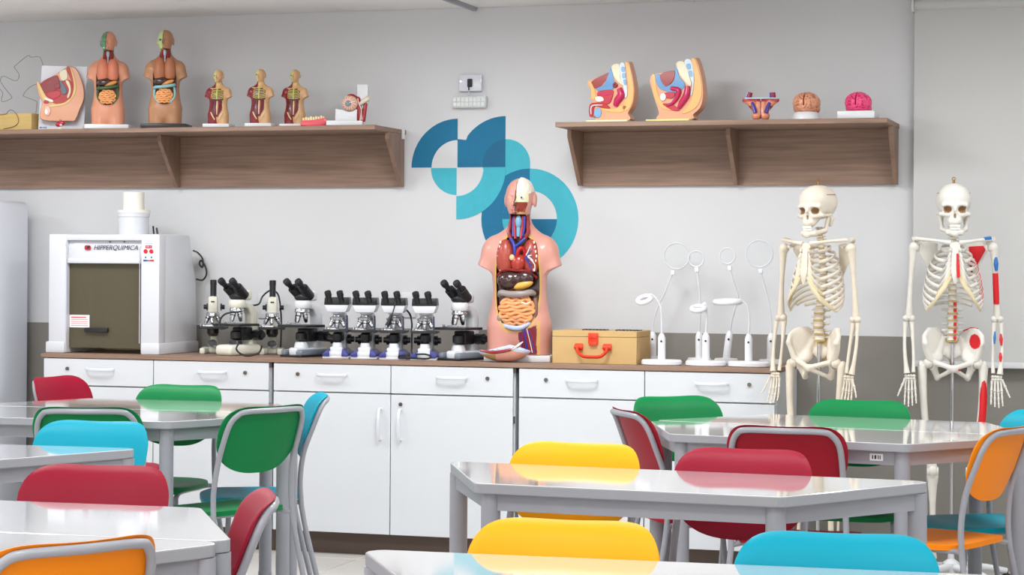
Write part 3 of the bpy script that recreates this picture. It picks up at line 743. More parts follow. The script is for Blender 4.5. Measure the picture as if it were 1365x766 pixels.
scope_mono(on_top(284, 9.10), R(20), 'monocular microscope nearest the fume hood, with upright black tube')
scope_cream(on_top(322, 9.00), R(-17), 'cream binocular microscope between the two monocular ones')
scope_mono(on_top(363, 9.13), R(20), 'monocular microscope right of the cream binocular one, black tube, with looping cable')
scope_cream(on_top(409, 8.99), R(-17), 'binocular microscope with grey and white base, left of the blue based row', 'grey')
for px, py_, lb in ((452, 8.94, 'leftmost'), (489, 8.94, 'second from left'), (527, 8.94, 'third from left, with a cable hanging before it,'), (568, 8.94, 'rightmost')):
    scope_blue(on_top(px, py_), R(13), lb + ' of the four blue based binocular microscopes')
scope_cream(on_top(618, 8.98), R(-17), 'binocular microscope with grey and white base beside the large torso model', 'grey')
def cable(name, pts, label, r=.0042):
    return tag(part(name, tube(spline([tuple(p) for p in pts], 7), r, 8), m_black), label, 'cable', 'black cables among the microscopes')
A = at_y
cable('power_cable', [A(334, 407, 9.08), A(345, 405, 9.12), A(350, 395, 9.2), A(360, 387, 9.21), A(369, 390, 9.21), A(373, 402, 9.22), A(375, 430, 9.24), A(374, 466, 9.24)], 'black cable arching behind the monocular microscope right of the cream one')
cable('power_cable', [A(322, 415, 8.87), A(301, 418, 8.88), A(293, 428, 8.88), A(294, 438, 8.87), A(304, 436, 8.87)], 'black cable looping before the cream binocular microscope stage')
cable('power_cable', [A(318, 458, 8.84), A(315, 465, 8.83), A(321, 471.5, 8.82), A(331, 474, 8.81), A(345, 470, 8.83), A(349, 461, 8.86)], 'black cable lying over the cream binocular microscope base')
cable('power_cable', [A(527, 404, 8.85), A(524, 415, 8.84), A(520, 424, 8.83)], 'short black plug cable hanging before the third blue microscope', .003)
part('plug', tube([(A(522, 419, 8.84)), A(519, 428, 8.835), A(516, 434, 8.835)], [.006, .009, .010], 10), m_black, bpy.data.objects['power_cable.003'])
cable('power_cable', [A(542, 413, 9.02), A(547, 420, 9.06), A(549, 432, 9.06), A(549, 450, 9.02), A(549, 462, 8.96), A(550, 471, 8.84), A(568, 472, 8.818), A(574, 476, 8.81), A(566, 478, 8.805), A(545, 477, 8.81), A(532, 477, 8.81), A(535, 473, 8.83), A(546, 474, 8.825)], 'black cable coiled before the two right blue microscopes')
# sockets behind the microscopes
for px, py, lb in ((354, 424, 'white wall socket plate behind the monocular microscope'), (545, 423, 'white wall socket plate behind the blue microscopes')):
    v = at_y(px, py, WALL_Y)
    t = thing('wall_socket', lb, 'socket', (v.x, WALL_Y, v.z)); part('plate', box(-.036, .036, -.009, 0, 0, .115, .003), m_whitep, t)
    for k in (.03, .085): part('outlet', prism(round_poly([(-.018, k - .011), (.018, k - .011), (.018, k + .011), (-.018, k + .011)], .006), .009, .0105, 'xz'), M('socket_face', (214, 216, 222), .4), t)

# ================================================================== fibreboard box with red fittings
m_mdf = M('fibreboard', (200, 166, 112), .7, bump=.1, bscale=300, vary=.04, vscale=14)
m_redl = M('red_plastic_fitting', (236, 60, 22), .35, coat=.2)
BY = 8.85; b0, b1 = at_y(736, 488, BY), at_y(848.5, 490, BY); BW = b1.x - b0.x; BH = at_y(790, 449, BY).z - CT; BL = at_y(790, 441, BY).z - CT
bx_ = thing('storage_box', 'tan fibreboard box with red latch and carrying handle', 'box', (b0.x, BY, CT))
part('body', box(0, BW, 0, .25, 0, BH - .0006, .0015, 1), m_mdf, bx_); ld = part('lid', box(0, BW, 0, .25, BH + .0006, BL, .0015, 1), m_mdf, bx_)
part('vent_slot', cat(*[box(BW * .28 + k * .016, BW * .28 + .009 + k * .016, .10, .16, BL, BL + .004) for k in range(7)]), m_black, ld)
part('vent_slot', cat(*[box(BW * .68 + k * .016, BW * .68 + .009 + k * .016, .10, .16, BL, BL + .004) for k in range(7)]), m_black, ld)
lx = at_y(791, 455, BY).x - b0.x
la = part('latch', cat(box(lx - .022, lx + .022, -.009, 0, BL - .055, BL - .008, .003), box(lx - .019, lx + .019, -.016, -.008, BL - .03, BL - .012, .003), box(lx - .017, lx + .017, -.014, -.008, BL - .062, BL - .045, .003)), m_redl, bx_)
hz_ = at_y(791, 467, BY).z - CT
hp = spline([(lx - .065, -.016, hz_ + .014), (lx - .062, -.026, hz_ - .004), (lx - .043, -.030, hz_ - .022), (lx - .02, -.030, hz_ - .026), (lx + .02, -.030, hz_ - .026), (lx + .043, -.030, hz_ - .022), (lx + .062, -.026, hz_ - .004), (lx + .065, -.016, hz_ + .014)], 5)
part('carry_handle', tube(hp, .0085, 10, flat=(1.1, .8)), m_redl, bx_)
for sg in (-1, 1): part('handle_mount', cat(box(lx + sg * .063 - .018, lx + sg * .063 + .018, -.008, 0, hz_ + .000, hz_ + .030, .003), tube([(lx + sg * .045, -.012, hz_ + .015), (lx + sg * .081, -.012, hz_ + .015)], .009, 12)), m_redl, bx_)

# ================================================================== magnifier lamps
m_lampw = M('lamp_white_plastic', (228, 229, 233), .3, coat=.2)
m_stem = M('white_flexible_stem', (212, 214, 220), .35)
m_glass = M('magnifier_glass', (255, 255, 255), .05)
_nt = m_glass.node_tree; _tr = _nt.nodes.new('ShaderNodeBsdfTransparent'); _tr.inputs[0].default_value = (.96, .97, .97, 1)
_mx = _nt.nodes.new('ShaderNodeMixShader'); _mx.inputs[0].default_value = .05
_nt.links.new(_tr.outputs[0], _mx.inputs[1]); _nt.links.new(_nt.nodes['Principled BSDF'].outputs[0], _mx.inputs[2]); _nt.links.new(_mx.outputs[0], _nt.nodes['Material Output'].inputs[0])
def lamp(label, Y, base_px, hx0, hy0, hx1, hy1, stem, head, base_r=.088, base_dx=0.):
    """handle from (hx0,hy0) up to (hx1,hy1) in the photo; stem a list of photo points; head (kind, x, y, radius m, tilt)"""
    t = thing('magnifier_lamp', label, 'lamp', (at_y(hx0, 480, Y).x, Y, CT), 0, 'white magnifier lamps on the worktop')
    L = lambda px, py, dy=0: Vector((at_y(px, py, Y + dy).x, Y + dy, at_y(px, py, Y + dy).z)) - Vector(t.location)
    bs = part('base', lathe([(base_r * .93, 0), (base_r, .004), (base_r, .017), (base_r * .93, .024), (.02, .026)], 40), m_lampw, t)
    bs.scale = (1., .62, 1); bs.location = (base_dx, 0, 0)
    a, b = L(hx0, 484), L(hx1, hy1); a.z = .016
    d = b - a
    hd2 = part('handle', tube([a, a + d * .02, a + d * .82, a + d * .9, b], [.0165, .0165, .0165, .014, .008], 18), m_lampw, t)
    bb = a + d * .72; part('button', tube([bb + Vector((.002, -.0158, 0)), bb + Vector((.002, -.0185, 0))], .0045, 12), m_black, hd2)
    pts = [b] + [L(x, y) for x, y in stem]
    part('stem', tube(spline(pts, 6), .0042, 8), m_stem, t)
    k, x, y, r, tx, ty = head; c = L(x, y)
    rm = Matrix.Translation(c) @ Matrix.Rotation(R(ty), 4, 'Y') @ Matrix.Rotation(R(tx), 4, 'X')
    if k == 'ring':
        h = part('magnifier_ring', xf(tube([(math.cos(6.2832 * i / 40) * r, 0, math.sin(6.2832 * i / 40) * r) for i in range(40)], .0036, 8, closed=True), rm), m_stem, t)
        part('lens', xf(rot(lathe([(r * .98, -.0006), (r * .98, .0006)], 40), 'X', 90), rm), m_glass, h)
        e = pts[-1]; part('clip', cat(box(e.x - .009, e.x + .009, -.008 + e.y, .008 + e.y, e.z - .008, e.z + .012, .002)), m_lampw, t)
    else:
        h = part('lamp_head', xf(tube([(math.cos(6.2832 * i / 40) * r, math.sin(6.2832 * i / 40) * r, 0) for i in range(40)], .0115, 12, closed=True), rm), m_lampw, t)
        part('lens', xf(lathe([(r * .9, -.002), (r * .9, .002)], 36), rm), M('lamp_lens', (150, 150, 155), .05, coat=1.), h)
        e = pts[-1]; part('head_joint', tube([c + (e - c) * .62, e], [.009, .007], 10), m_lampw, t)
    return t
lamp('magnifier lamp with large round lens standing next to the tan box', 9.17, 0, 870, 487, 870, 442, [(871, 430), (877, 408), (886, 390), (893, 372), (897, 364)], ('ring', 902, 341, .057, 0, 0), base_r=.052)
lamp('magnifier lamp with round tilted head drooping left above the tan box', 8.88, 0, 882, 487, 882, 444, [(882, 430), (881, 412), (875, 398), (868, 392)], ('disc', 859, 399, .028, 28, -10))
lamp('magnifier lamp with small upright ring beside the largest lens, straight stem', 9.12, 0, 932, 487, 932, 442, [(933, 425), (933, 400), (931, 375), (929, 360)], ('ring', 928, 345, .034, 0, 0), base_r=.052)
lamp('short magnifier lamp with small drooping disc head in the middle of the row', 8.88, 0, 941, 487, 941, 443, [(942, 430), (942, 412), (941, 404)], ('disc', 931, 411, .027, 18, 0))
lamp('leaning magnifier lamp with the smallest upright ring', 9.12, 0, 968, 487, 973, 441, [(976, 425), (980, 410), (984, 398), (981, 385), (976, 370), (973, 358)], ('ring', 969.5, 341, .034, 0, 0), base_r=.052)
lamp('magnifier lamp with flat edge-on disc head bent over to the left', 8.88, 0, 998, 487, 998, 445, [(999, 430), (998, 415), (994, 405), (988, 400)], ('disc', 970, 402, .052, 3, 0))
lamp('magnifier lamp with large round lens nearest the skeletons', 9.10, 0, 1027, 487, 1028, 444, [(1028, 430), (1025, 405), (1020, 385), (1016, 370), (1014, 362)], ('ring', 1012, 338, .058, 0, 0), base_r=.052)
# ================================================================== anatomical torsos
HEADROT = -7
def hd_(x, y): return x * math.cos(R(HEADROT)) + (y - .012) * math.sin(R(HEADROT))
def hrot(g): return rot(g, 'Z', HEADROT, (0, .012, 0))
def torso_fn(cavity):
    def fn(P):
        X, Y, Z = P; A_ = (np.abs(X), Y, Z)
        d = s_ell(P, (0, .0, .14), (.147, .098, .15))
        d = s_min(d, s_ell(P, (0, 0, .27), (.128, .082, .15)), .05)
        d = s_min(d, s_ell(P, (0, .004, .40), (.138, .100, .13)), .05)
        d = s_min(d, s_cap(A_, (0, .012, .462), (.115, .012, .455), .066), .04)
        arm = s_cap(A_, (.125, .008, .452), (.166, .0, .36), .056, .047)
        nrm = (.40, 0, -.916); arm = np.maximum(arm, (A_[0] - .160) * nrm[0] + (Z - .378) * nrm[2])
        d = s_min(d, arm, .02)
        d = s_min(d, s_cap(P, (0, .016, .48), (0, .008, .63), .052, .048), .045)
        d = s_min(d, s_cap(A_, (.02, .026, .555), (.11, .016, .485), .03), .04)
        d = s_min(d, s_cap(A_, (.070, 0, .12), (.070, -.002, -.06), .084, .080), .02)
        Q = P; P = s_rotz(P, (0, .012, 0), HEADROT); A_ = (np.abs(P[0]), P[1], P[2])
        h = s_ell(P, (0, .012, .705), (.069, .088, .075)); h = s_min(h, s_ell(P, (0, -.024, .662), (.053, .058, .068)), .03)
        h = s_min(h, s_ell(P, (0, -.055, .612), (.024, .02, .015)), .02)
        h = s_min(h, s_cap(P, (0, -.080, .696), (0, -.100, .664), .007, .0115), .009)
        h = s_min(h, s_ell(P, (0, -.080, .640), (.021, .012, .0055)), .004); h = s_min(h, s_ell(P, (0, -.078, .629), (.018, .012, .0055)), .004)
        h = s_sub(h, s_ell(A_, (.028, -.092, .692), (.020, .022, .012)), .006); h = s_min(h, s_ell(A_, (.028, -.066, .689), (.014, .010, .008)), .002)
        h = s_min(h, s_ell(A_, (.071, .014, .682), (.009, .020, .031)), .008)
        P = Q; d = s_min(d, h, .018)
        d = np.maximum(d, -Z)
        d = s_sub(d, s_cap(P, (0, -.108, .11), (0, -.095, -.02), .006, .020), .012)
        if cavity:
            o = ((np.abs(X) / .104) ** 2.6 + (np.abs(Z - cavity[0]) / cavity[1]) ** 2.6) ** (1 / 2.6) - 1
            d = np.maximum(d, -np.maximum(o * .1, Y + .012))
            n_ = np.maximum(np.maximum(np.abs(X) - .034 - .02 * np.clip((.56 - Z) / .08, 0, 1), Y + .015), np.maximum(.50 - Z, Z - .618))
            d = np.maximum(d, -n_)
        return d
    return fn
T_LO, T_HI = (-.235, -.13, -.012), (.235, .125, .80)
T_CAV = nets(torso_fn((.318, .212)), T_LO, T_HI, .0036)
T_MED = nets(torso_fn((.345, .185)), T_LO, T_HI, .0048)
T_SOLID = nets(torso_fn(None), T_LO, T_HI, .0044)
def raw_mesh(name, vf, scale, colf, m):
    me = bpy.data.meshes.new(name); me.from_pydata((vf[0] * scale).tolist(), [], vf[1].tolist()); me.materials.append(m)
    me.polygons.foreach_set('use_smooth', [True] * len(me.polygons)); paint(me, colf, scale); me.update(); return me
def cav_o(x, z, cz=.318, hz=.212): return ((np.abs(x) / .104) ** 2.6 + (np.abs(z - cz) / hz) ** 2.6) ** (1 / 2.6)
def sg(g, k): return scl(g, (k, k, k))
m_liver = M('organ_liver', (62, 34, 32), .2, coat=.6); m_stom = M('organ_stomach', (226, 172, 74), .3, coat=.4)
m_int = M('organ_intestine', (242, 164, 108), .3, coat=.4); m_heart = M('organ_heart', (170, 52, 40), .25, coat=.5)
m_vein = M('vessel_blue', (48, 64, 160), .35); m_art = M('vessel_red', (176, 28, 30), .35); m_greyo = M('organ_grey', (150, 140, 136), .3, coat=.4)
m_lung = M('organ_lung', (168, 70, 58), .35, coat=.2, vary=.08, vscale=90); m_fat = M('fat_yellow', (216, 176, 96), .4)
m_pleura = M('tissue_white', (232, 226, 214), .4); m_thyr = M('larynx_blue', (120, 168, 196), .3); m_muscle = M('muscle_red', (140, 30, 30), .35, coat=.2)
def blob_mesh(name, fn, lo, hi, h, m, k, colf=None): return net_mesh(name, fn, lo, hi, h, m, colf, k)
# outline of the opened body: a fat coloured rim follows it
def rim_path(off=0., n=64):
    out = []
    for i in range(n):
        a = 2 * math.pi * i / n; c_, s_ = math.cos(a), math.sin(a); r = (abs(c_) ** 2.6 + abs(s_) ** 2.6) ** (-1 / 2.6)
        x, z = (.104 + off) * r * c_, .318 + (.212 + off) * r * s_
        out.append((x, -.2, z))
    return out
_bvh = None
from mathutils.bvhtree import BVHTree
_bvh = BVHTree.FromPolygons([Vector(v) for v in T_SOLID[0]], T_SOLID[1].tolist())
def on_body(x, z, lift=0.):
    h = _bvh.ray_cast(Vector((x, -.4, z)), Vector((0, 1, 0)))
    return Vector((x, (h[0].y if h[0] else -.05) - lift, z))
def body_path(pts, lift=.001, n=5): return spline([on_body(x, z, lift) for x, z in pts], n)

def coil(cx, cz, rx, rz, y0, rows, r):
    g = []
    P = []
    for k in range(rows):
        z = cz + rz * (1 - 2 * (k + .5) / rows); hw_ = rx * math.sqrt(max(.05, 1 - ((z - cz) / (rz * 1.08)) ** 2))
        xs = np.linspace(-hw_, hw_, 7); xs = xs if k % 2 == 0 else xs[::-1]
        for x in xs: P.append((cx + x, y0 - .022 * (1 - (x / rx) ** 2) * (1 - ((z - cz) / rz) ** 2) + .004 * math.sin(x * 170 + k * 2), z + r * .55 * math.sin(x * 150 + k * 1.7)))
    return tube(spline(P, 3), r, 8)
# ---- large torso on the worktop
TB = .995
m_skin = M('torso_skin_plastic', None, .34, coat=.25, attr=True)
SK = (214, 152, 138)
hx0 = .004
big_col = lay(SK,
  (lambda x, y, z: (cav_o(x, z) < 1.075) & (y < -.0) & (z > .10) & (z < .54) & (np.abs(x) < .125), (214, 172, 104)),
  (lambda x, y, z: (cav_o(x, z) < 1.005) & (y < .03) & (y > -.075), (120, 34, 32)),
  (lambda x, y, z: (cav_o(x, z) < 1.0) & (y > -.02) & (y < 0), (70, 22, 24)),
  (lambda x, y, z: (np.abs(x) < .05) & (z > .50) & (z < .62) & (y < -.005), (110, 30, 40)),
  (lambda x, y, z: (x > .010 + .35 * np.clip(.07 - z, 0, 1)) & (x < .100) & (z > .004) & (z < .095 + .4 * x) & (y < -.05) & (cav_o(x, z) > 1.02), (122, 40, 52)),
  (lambda x, y, z: (np.abs(hd_(x, y)) < .019) & (np.abs(z - .6345) < .0075) & (y < -.076), (196, 116, 106)),
  (lambda x, y, z: (x > .095) & (x < .112) & (z > .004) & (z < .15) & (y < -.02) & (cav_o(x, z) > 1.02), (214, 172, 104)),
  (lambda x, y, z: (hd_(x, y) > hx0) & (z > .705 + .6 * np.clip(hd_(x, y) - .045, 0, 1)) & (y < .02), (236, 228, 214)),
  (lambda x, y, z: (hd_(x, y) > hx0) & (hd_(x, y) < .056) & (z > .672) & (z < .712) & (y < -.02), (226, 224, 186)),
  (lambda x, y, z: (hd_(x, y) > hx0) & (hd_(x, y) < .052 - .4 * np.clip(.66 - z, 0, 1)) & (z > .60) & (z < .672) & (y < -.015), (140, 52, 36)),
  (lambda x, y, z: (hd_(x, y) > hx0) & (hd_(x, y) < .046) & (z > .60) & (z < .628) & (y < -.03), (206, 160, 110)),
  (lambda x, y, z: (np.abs(hd_(x, y) - hx0) < .0035) & (z > .60) & (y < .05), (92, 60, 52)),
)
v = at_y(692, 481, 8.995)
bt = thing('torso_model', 'large open human torso model with removable organs on the worktop', 'anatomical model', (v.x, 8.995, CT + .028), face_cam(692) - R(9)); bt.scale = (.93, .96, 1)
part('body', raw_mesh('body', T_CAV, TB, big_col, m_skin), None, bt)
part('base', box(-.150, .165, -.115, .115, -.028, -.0005, .004), m_whitep, bt)
k = TB
part('rim', sg(tube([on_body(p[0], p[2], -.001) for p in rim_path(.002)], .0028, 8, closed=True), k), m_fat, bt)
def lungL(P):
    d = s_ell(P, (-.060, -.055, .425), (.044, .042, .085)); d = np.maximum(d, .365 - P[2]); return d
part('lung', blob_mesh('lung', lungL, (-.115, -.105, .35), (-.01, -.005, .52), .005, m_lung, k), None, bt)
part('lung', blob_mesh('lung', lambda P: lungL((-P[0], P[1] - .006, P[2])), (.01, -.10, .35), (.115, -.0, .52), .005, m_lung, k), None, bt)
part('lung_vessels', cat(*[sg(tube(spline([(.045, -.092, .44), (.055 + .010 * i, -.096, .455 - .018 * i), (.062 + .008 * i, -.092, .475 - .035 * i)], 4), .0026, 6), k) for i in range(4)]), m_pleura, bt)
part('lung_vessels', cat(*[sg(tube(spline([(.04, -.094, .43), (.052 + .006 * i, -.097, .44 - .02 * i), (.07, -.090, .462 - .03 * i)], 4), .0024, 6), k) for i in range(4)]), m_vein, bt)
rbe = part('rib_ends', cat(*[sg(ball((sx_ * (.092 - .004 * abs(i - 3)), -.078 - .0 * i, .375 + i * .02), (.0045, .004, .007)), k) for i in range(7) for sx_ in (-1, 1)]), m_pleura, bt)
rbe['kind'] = 'stuff'
ht = lambda P: s_min(s_ell(s_roty(P, (.006, 0, .405), 25), (.006, -.078, .405), (.034, .030, .040)), s_ell(P, (-.016, -.074, .425), (.018, .018, .018)), .012)
hrt = part('heart', blob_mesh('heart', ht, (-.05, -.125, .35), (.06, -.03, .46), .004, m_heart, k, None), None, bt)
part('vena_cava', sg(cat(tube(spline([(-.012, -.085, .43), (-.010, -.088, .46), (-.018, -.08, .49), (-.034, -.078, .512)], 4), .008, 10), tube(spline([(-.010, -.086, .475), (.014, -.088, .492), (.036, -.08, .512)], 4), .007, 10)), k), m_vein, hrt)
part('aorta', sg(tube(spline([(.004, -.09, .425), (.006, -.098, .452), (.022, -.094, .47), (.036, -.082, .455), (.034, -.075, .43)], 4), .010, 10), k), m_art, hrt)
part('auricle', sg(ball((-.022, -.096, .428), (.013, .010, .014)), k), M('heart_fat', (226, 190, 140), .35), hrt)
lv = lambda P: np.maximum(s_min(s_ell(P, (-.038, -.062, .328), (.060, .046, .046)), s_ell(P, (.034, -.066, .338), (.054, .036, .038)), .015), -s_cap(P, (.004, -.118, .39), (-.004, -.114, .30), .008))
part('liver', blob_mesh('liver', lv, (-.10, -.125, .27), (.08, -.01, .39), .004, m_liver, k), None, bt)
part('stomach', blob_mesh('stomach', lambda P: s_ell(s_roty(P, (.03, 0, .313), -16), (.028, -.078, .309), (.050, .026, .020)), (-.04, -.12, .27), (.10, -.03, .36), .004, m_stom, k), None, bt)
part('diaphragm', sg(tube(spline([(-.095, -.06, .35), (-.06, -.085, .375), (0, -.09, .372), (.05, -.085, .368), (.092, -.06, .34)], 5), .006, 8), k), m_muscle, bt)
part('transverse_colon', sg(tube(spline([(-.083, -.068, .262), (-.072, -.09, .273), (-.03, -.103, .268), (.03, -.104, .269), (.066, -.09, .275), (.08, -.066, .27)], 5), [.012, .014, .0145, .0155, .0145, .0145, .012], 12), k), m_greyo, bt)
part('intestine_bed', sg(ball((0, -.055, .20), (.084, .045, .074), 20, 12), k), m_int, bt)
part('small_intestine', sg(coil(0, .198, .080, .066, -.083, 9, .0082), k), m_int, bt)
part('caecum', sg(ball((-.076, -.072, .162), (.021, .02, .021)), k), m_greyo, bt)
part('descending_colon', sg(tube(spline([(.083, -.06, .25), (.088, -.066, .21), (.084, -.07, .17), (.062, -.08, .14)], 5), .0125, 10), k), M('organ_brown', (128, 88, 76), .3, coat=.3), bt)
part('bladder', sg(tube(spline([(-.07, -.075, .135), (-.03, -.098, .122), (.02, -.10, .120), (.066, -.083, .142)], 5), [.007, .011, .012, .008], 10), k), M('tissue_pale_blue', (176, 188, 214), .3), bt)
lr = part('larynx', sg(cat(ball((0, -.048, .585), (.016, .016, .030)), tube([(0, -.046, .57), (0, -.05, .52)], .011, 10)), k), m_thyr, bt)
for i, (m_, pts) in enumerate(((m_vein, [(-.024, -.036, .61), (-.026, -.045, .57), (-.022, -.062, .52)]), (m_vein, [(.026, -.036, .61), (.028, -.045, .57), (.022, -.062, .52)]), (m_art, [(-.017, -.038, .61), (-.018, -.048, .57), (-.012, -.066, .51)]), (m_art, [(.018, -.038, .61), (.019, -.048, .57), (.014, -.066, .51)]))):
    part('neck_vessel', sg(tube(spline(pts, 4), .0062, 8), k), m_, bt)
part('neck_muscle', sg(tube([(-.038, -.03, .61), (-.046, -.05, .54), (-.030, -.065, .505)], [.006, .010, .007], 8), k), m_muscle, bt)
part('neck_muscle', sg(tube([(.040, -.03, .61), (.048, -.05, .54), (.030, -.065, .505)], [.006, .010, .007], 8), k), m_muscle, bt)
rnd = random.Random(4)
for i in range(8):
    x0 = .03 + .004 * i; x1 = .024 + .0105 * i
    part('groin_vessel', sg(tube(body_path([(x0, .118), ((x0 + x1) / 2 + rnd.uniform(-.004, .004), .07), (x1, .012)], .001), .0022, 6), k), (m_vein, m_art, m_pleura)[i % 3 if i % 3 < 2 or i == 5 else 0], bt)
br = part('brain_half', blob_mesh('brain_half', lambda P: (lambda P: np.maximum(s_ell(P, (.0, .0, .722), (.0665, .082, .062)) + .0014 * np.sin(P[2] * 330 + 40 * P[0]) * np.sin(P[1] * 260 + 130 * P[2]), hx0 + .002 - P[0]))(s_rotz(P, (0, .012, 0), HEADROT)), (-.035, -.095, .70), (.085, .095, .80), .0035, M('brain_cream', (238, 230, 216), .35, coat=.3), k), None, bt)
ey = part('eyeball', sg(hrot(ball((.030, -.071, .692), .0105)), k), m_pleura, bt)
part('iris', sg(hrot(ball((.031, -.0805, .692), (.005, .0022, .005))), k), m_vein, ey)
part('jaw_muscle', sg(hrot(cat(*[tube([(.012 + .008 * i, -.075 + .004 * i, .664), (.014 + .008 * i, -.068 + .004 * i, .632)], [.003, .0045], 6) for i in range(4)])), k), M('muscle_orange', (176, 76, 44), .35), bt)

# removed abdominal wall lying at the foot of the torso
v = at_y(672, 478, 8.828)
ins = thing('torso_insert', 'curved skin and muscle cover piece lying at foot of the large torso', 'model part', (v.x, 8.828, CT), R(8))
def ins_fn(P):
    a = s_ell(P, (.0, 0, .075), (.125, .055, .072)); b = s_ell(P, (-.01, -.005, .088), (.120, .050, .066))
    return np.maximum(np.maximum(a, -b), P[2] - .075 + .25 * np.abs(P[0] - .02))
ins_col = lay((226, 160, 140), (lambda x, y, z: s_ell((x, y, z), (-.01, -.005, .088), (.122, .052, .068)) < .003, (186, 52, 48)), (lambda x, y, z: z > .060 - .25 * np.abs(x - .02) + .0, (196, 206, 226)), (lambda x, y, z: (x < -.03) & (z < .035), (176, 140, 84)))
ish = part('shell', net_mesh('shell', ins_fn, (-.14, -.07, -.004), (.14, .07, .085), .0035, m_skin, ins_col), None, ins)
part('muscle_layer', tube(spline([(-.10, -.03, .052), (-.04, -.048, .045), (.03, -.05, .056), (.075, -.035, .075)], 5), [.004, .008, .007, .004], 8), m_muscle, ins)
part('tendon', cat(*[tube(spline([(.02 + .01 * i, -.052, .048 + .004 * i), (.05 + .01 * i, -.046, .066 + .004 * i), (.075 + .006 * i, -.035, .086 + .003 * i)], 3), .0022, 6) for i in range(3)]), m_pleura, ins)

# ---- two medium torsos on the shelf
def medium(px, Y, H_, rz, skin, half, colon, base_m, label, base_col):
    kk = H_ / .80; v = at_y(px, 165, Y)
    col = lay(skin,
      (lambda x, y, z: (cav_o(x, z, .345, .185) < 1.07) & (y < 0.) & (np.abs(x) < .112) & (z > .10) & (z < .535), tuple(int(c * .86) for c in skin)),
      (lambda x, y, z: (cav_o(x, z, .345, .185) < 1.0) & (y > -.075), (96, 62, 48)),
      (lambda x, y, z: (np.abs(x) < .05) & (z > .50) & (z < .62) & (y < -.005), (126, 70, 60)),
      (lambda x, y, z: (hd_(x, y) < -.004) & (z > .60) & (y < .05), half),
      (lambda x, y, z: (np.abs(hd_(x, y) + .004) < .003) & (z > .60) & (y < .06), (86, 62, 50)))
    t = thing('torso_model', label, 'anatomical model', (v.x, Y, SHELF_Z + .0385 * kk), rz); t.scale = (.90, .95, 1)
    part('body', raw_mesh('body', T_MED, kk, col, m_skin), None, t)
    part('base', prism([(-.20 * kk, -.15 * kk), (.20 * kk, -.15 * kk), (.24 * kk, .10 * kk), (.18 * kk, .15 * kk), (-.18 * kk, .15 * kk), (-.24 * kk, .10 * kk)], -.0385 * kk, -.0005, 'xy', .003), base_m, t)
    lm = M('chest_' + base_col, tuple(int(c * f) for c, f in zip(skin, (.97, .84, .80))), .4)
    for sx_ in (-1, 1):
        part('lung', blob_mesh('lung', lambda P: np.maximum(s_ell(P, (sx_ * .046, -.056, .425), (.056, .046, .13)), .345 - P[2]), (-.11, -.11, .33), (.11, -.005, .545), .006, lm, kk), None, t)
    part('liver', blob_mesh('liver', lambda P: np.maximum(s_ell(P, (-.025, -.062, .322), (.078, .046, .046)), (P[0] - .03) * .6 - (P[2] - .335) * .8), (-.115, -.12, .26), (.10, -.01, .38), .005, m_liver, kk), None, t)
    part('stomach', blob_mesh('stomach', lambda P: s_ell(s_roty(P, (.03, 0, .31), -22), (.030, -.074, .310), (.062, .026, .022)), (-.06, -.115, .26), (.11, -.03, .36), .005, M('stomach_' + base_col, (224, 150, 84), .35), kk), None, t)
    part('transverse_colon', sg(tube(spline([(-.092, -.06, .262), (-.07, -.088, .266), (0, -.10, .272), (.07, -.088, .284), (.09, -.06, .292)], 4), .0155, 10), kk), colon, t)
    part('side_colon', sg(cat(tube(spline([(-.09, -.055, .25), (-.092, -.06, .20), (-.075, -.07, .15), (-.04, -.085, .118)], 4), .011, 8), tube(spline([(.088, -.055, .27), (.092, -.06, .20), (.08, -.07, .16), (.05, -.085, .122)], 4), .011, 8)), kk), colon, t)
    part('intestine_bed', sg(ball((0, -.05, .185), (.08, .042, .074)), kk), m_int, t)
    part('small_intestine', sg(coil(0, .185, .070, .066, -.078, 7, .0098), kk), M('intestine_' + base_col, tuple(int(c * f) for c, f in zip((238, 172, 118), (1, .97, .9))), .35), t)
    for sx_ in (-1, 1):
        part('neck_vessel', sg(tube(spline([(sx_ * .026, -.036, .61), (sx_ * .026, -.045, .57), (sx_ * .008, -.066, .47)], 4), .0062, 8), kk), m_art, t)
    part('larynx', sg(cat(ball((0, -.046, .585), (.016, .014, .028)), tube([(0, -.046, .57), (0, -.058, .50)], .008, 8)), kk), M('larynx_grey', (176, 180, 190), .4), t)
    if half[1] > 195:
        e = part('eyeball', sg(hrot(ball((-.03, -.072, .69), (.014, .008, .010))), kk), M('eye_teal', (60, 140, 160), .3), t)
        part('iris', sg(hrot(ball((-.03, -.080, .69), (.005, .002, .005))), kk), m_black, e)
    else:
        part('teeth', sg(hrot(ball((-.022, -.076, .636), (.013, .007, .006))), kk), m_pleura, t)
    for c_ in t.children:
        if c_.name.split('.')[0] in ('lung', 'liver', 'stomach', 'transverse_colon', 'side_colon', 'intestine_bed', 'small_intestine'):
            c_.scale = (1, 1, .873); c_.location.z = .0675 * kk
    return t
m_blkb = M('black_base', (44, 38, 38), .4)
medium(144, 8.99, .450, face_cam(144) - R(5), (216, 148, 118), (96, 150, 112), M('colon_green', (66, 96, 62), .35), m_whitep, 'pink skinned half size torso model on a white base, on the left shelf', 'pink')
medium(220, 8.99, .450, face_cam(220) - R(6), (178, 128, 92), (200, 214, 140), M('colon_blue', (140, 190, 196), .35), m_blkb, 'tan half size torso model on a black base, on the left shelf', 'tan')

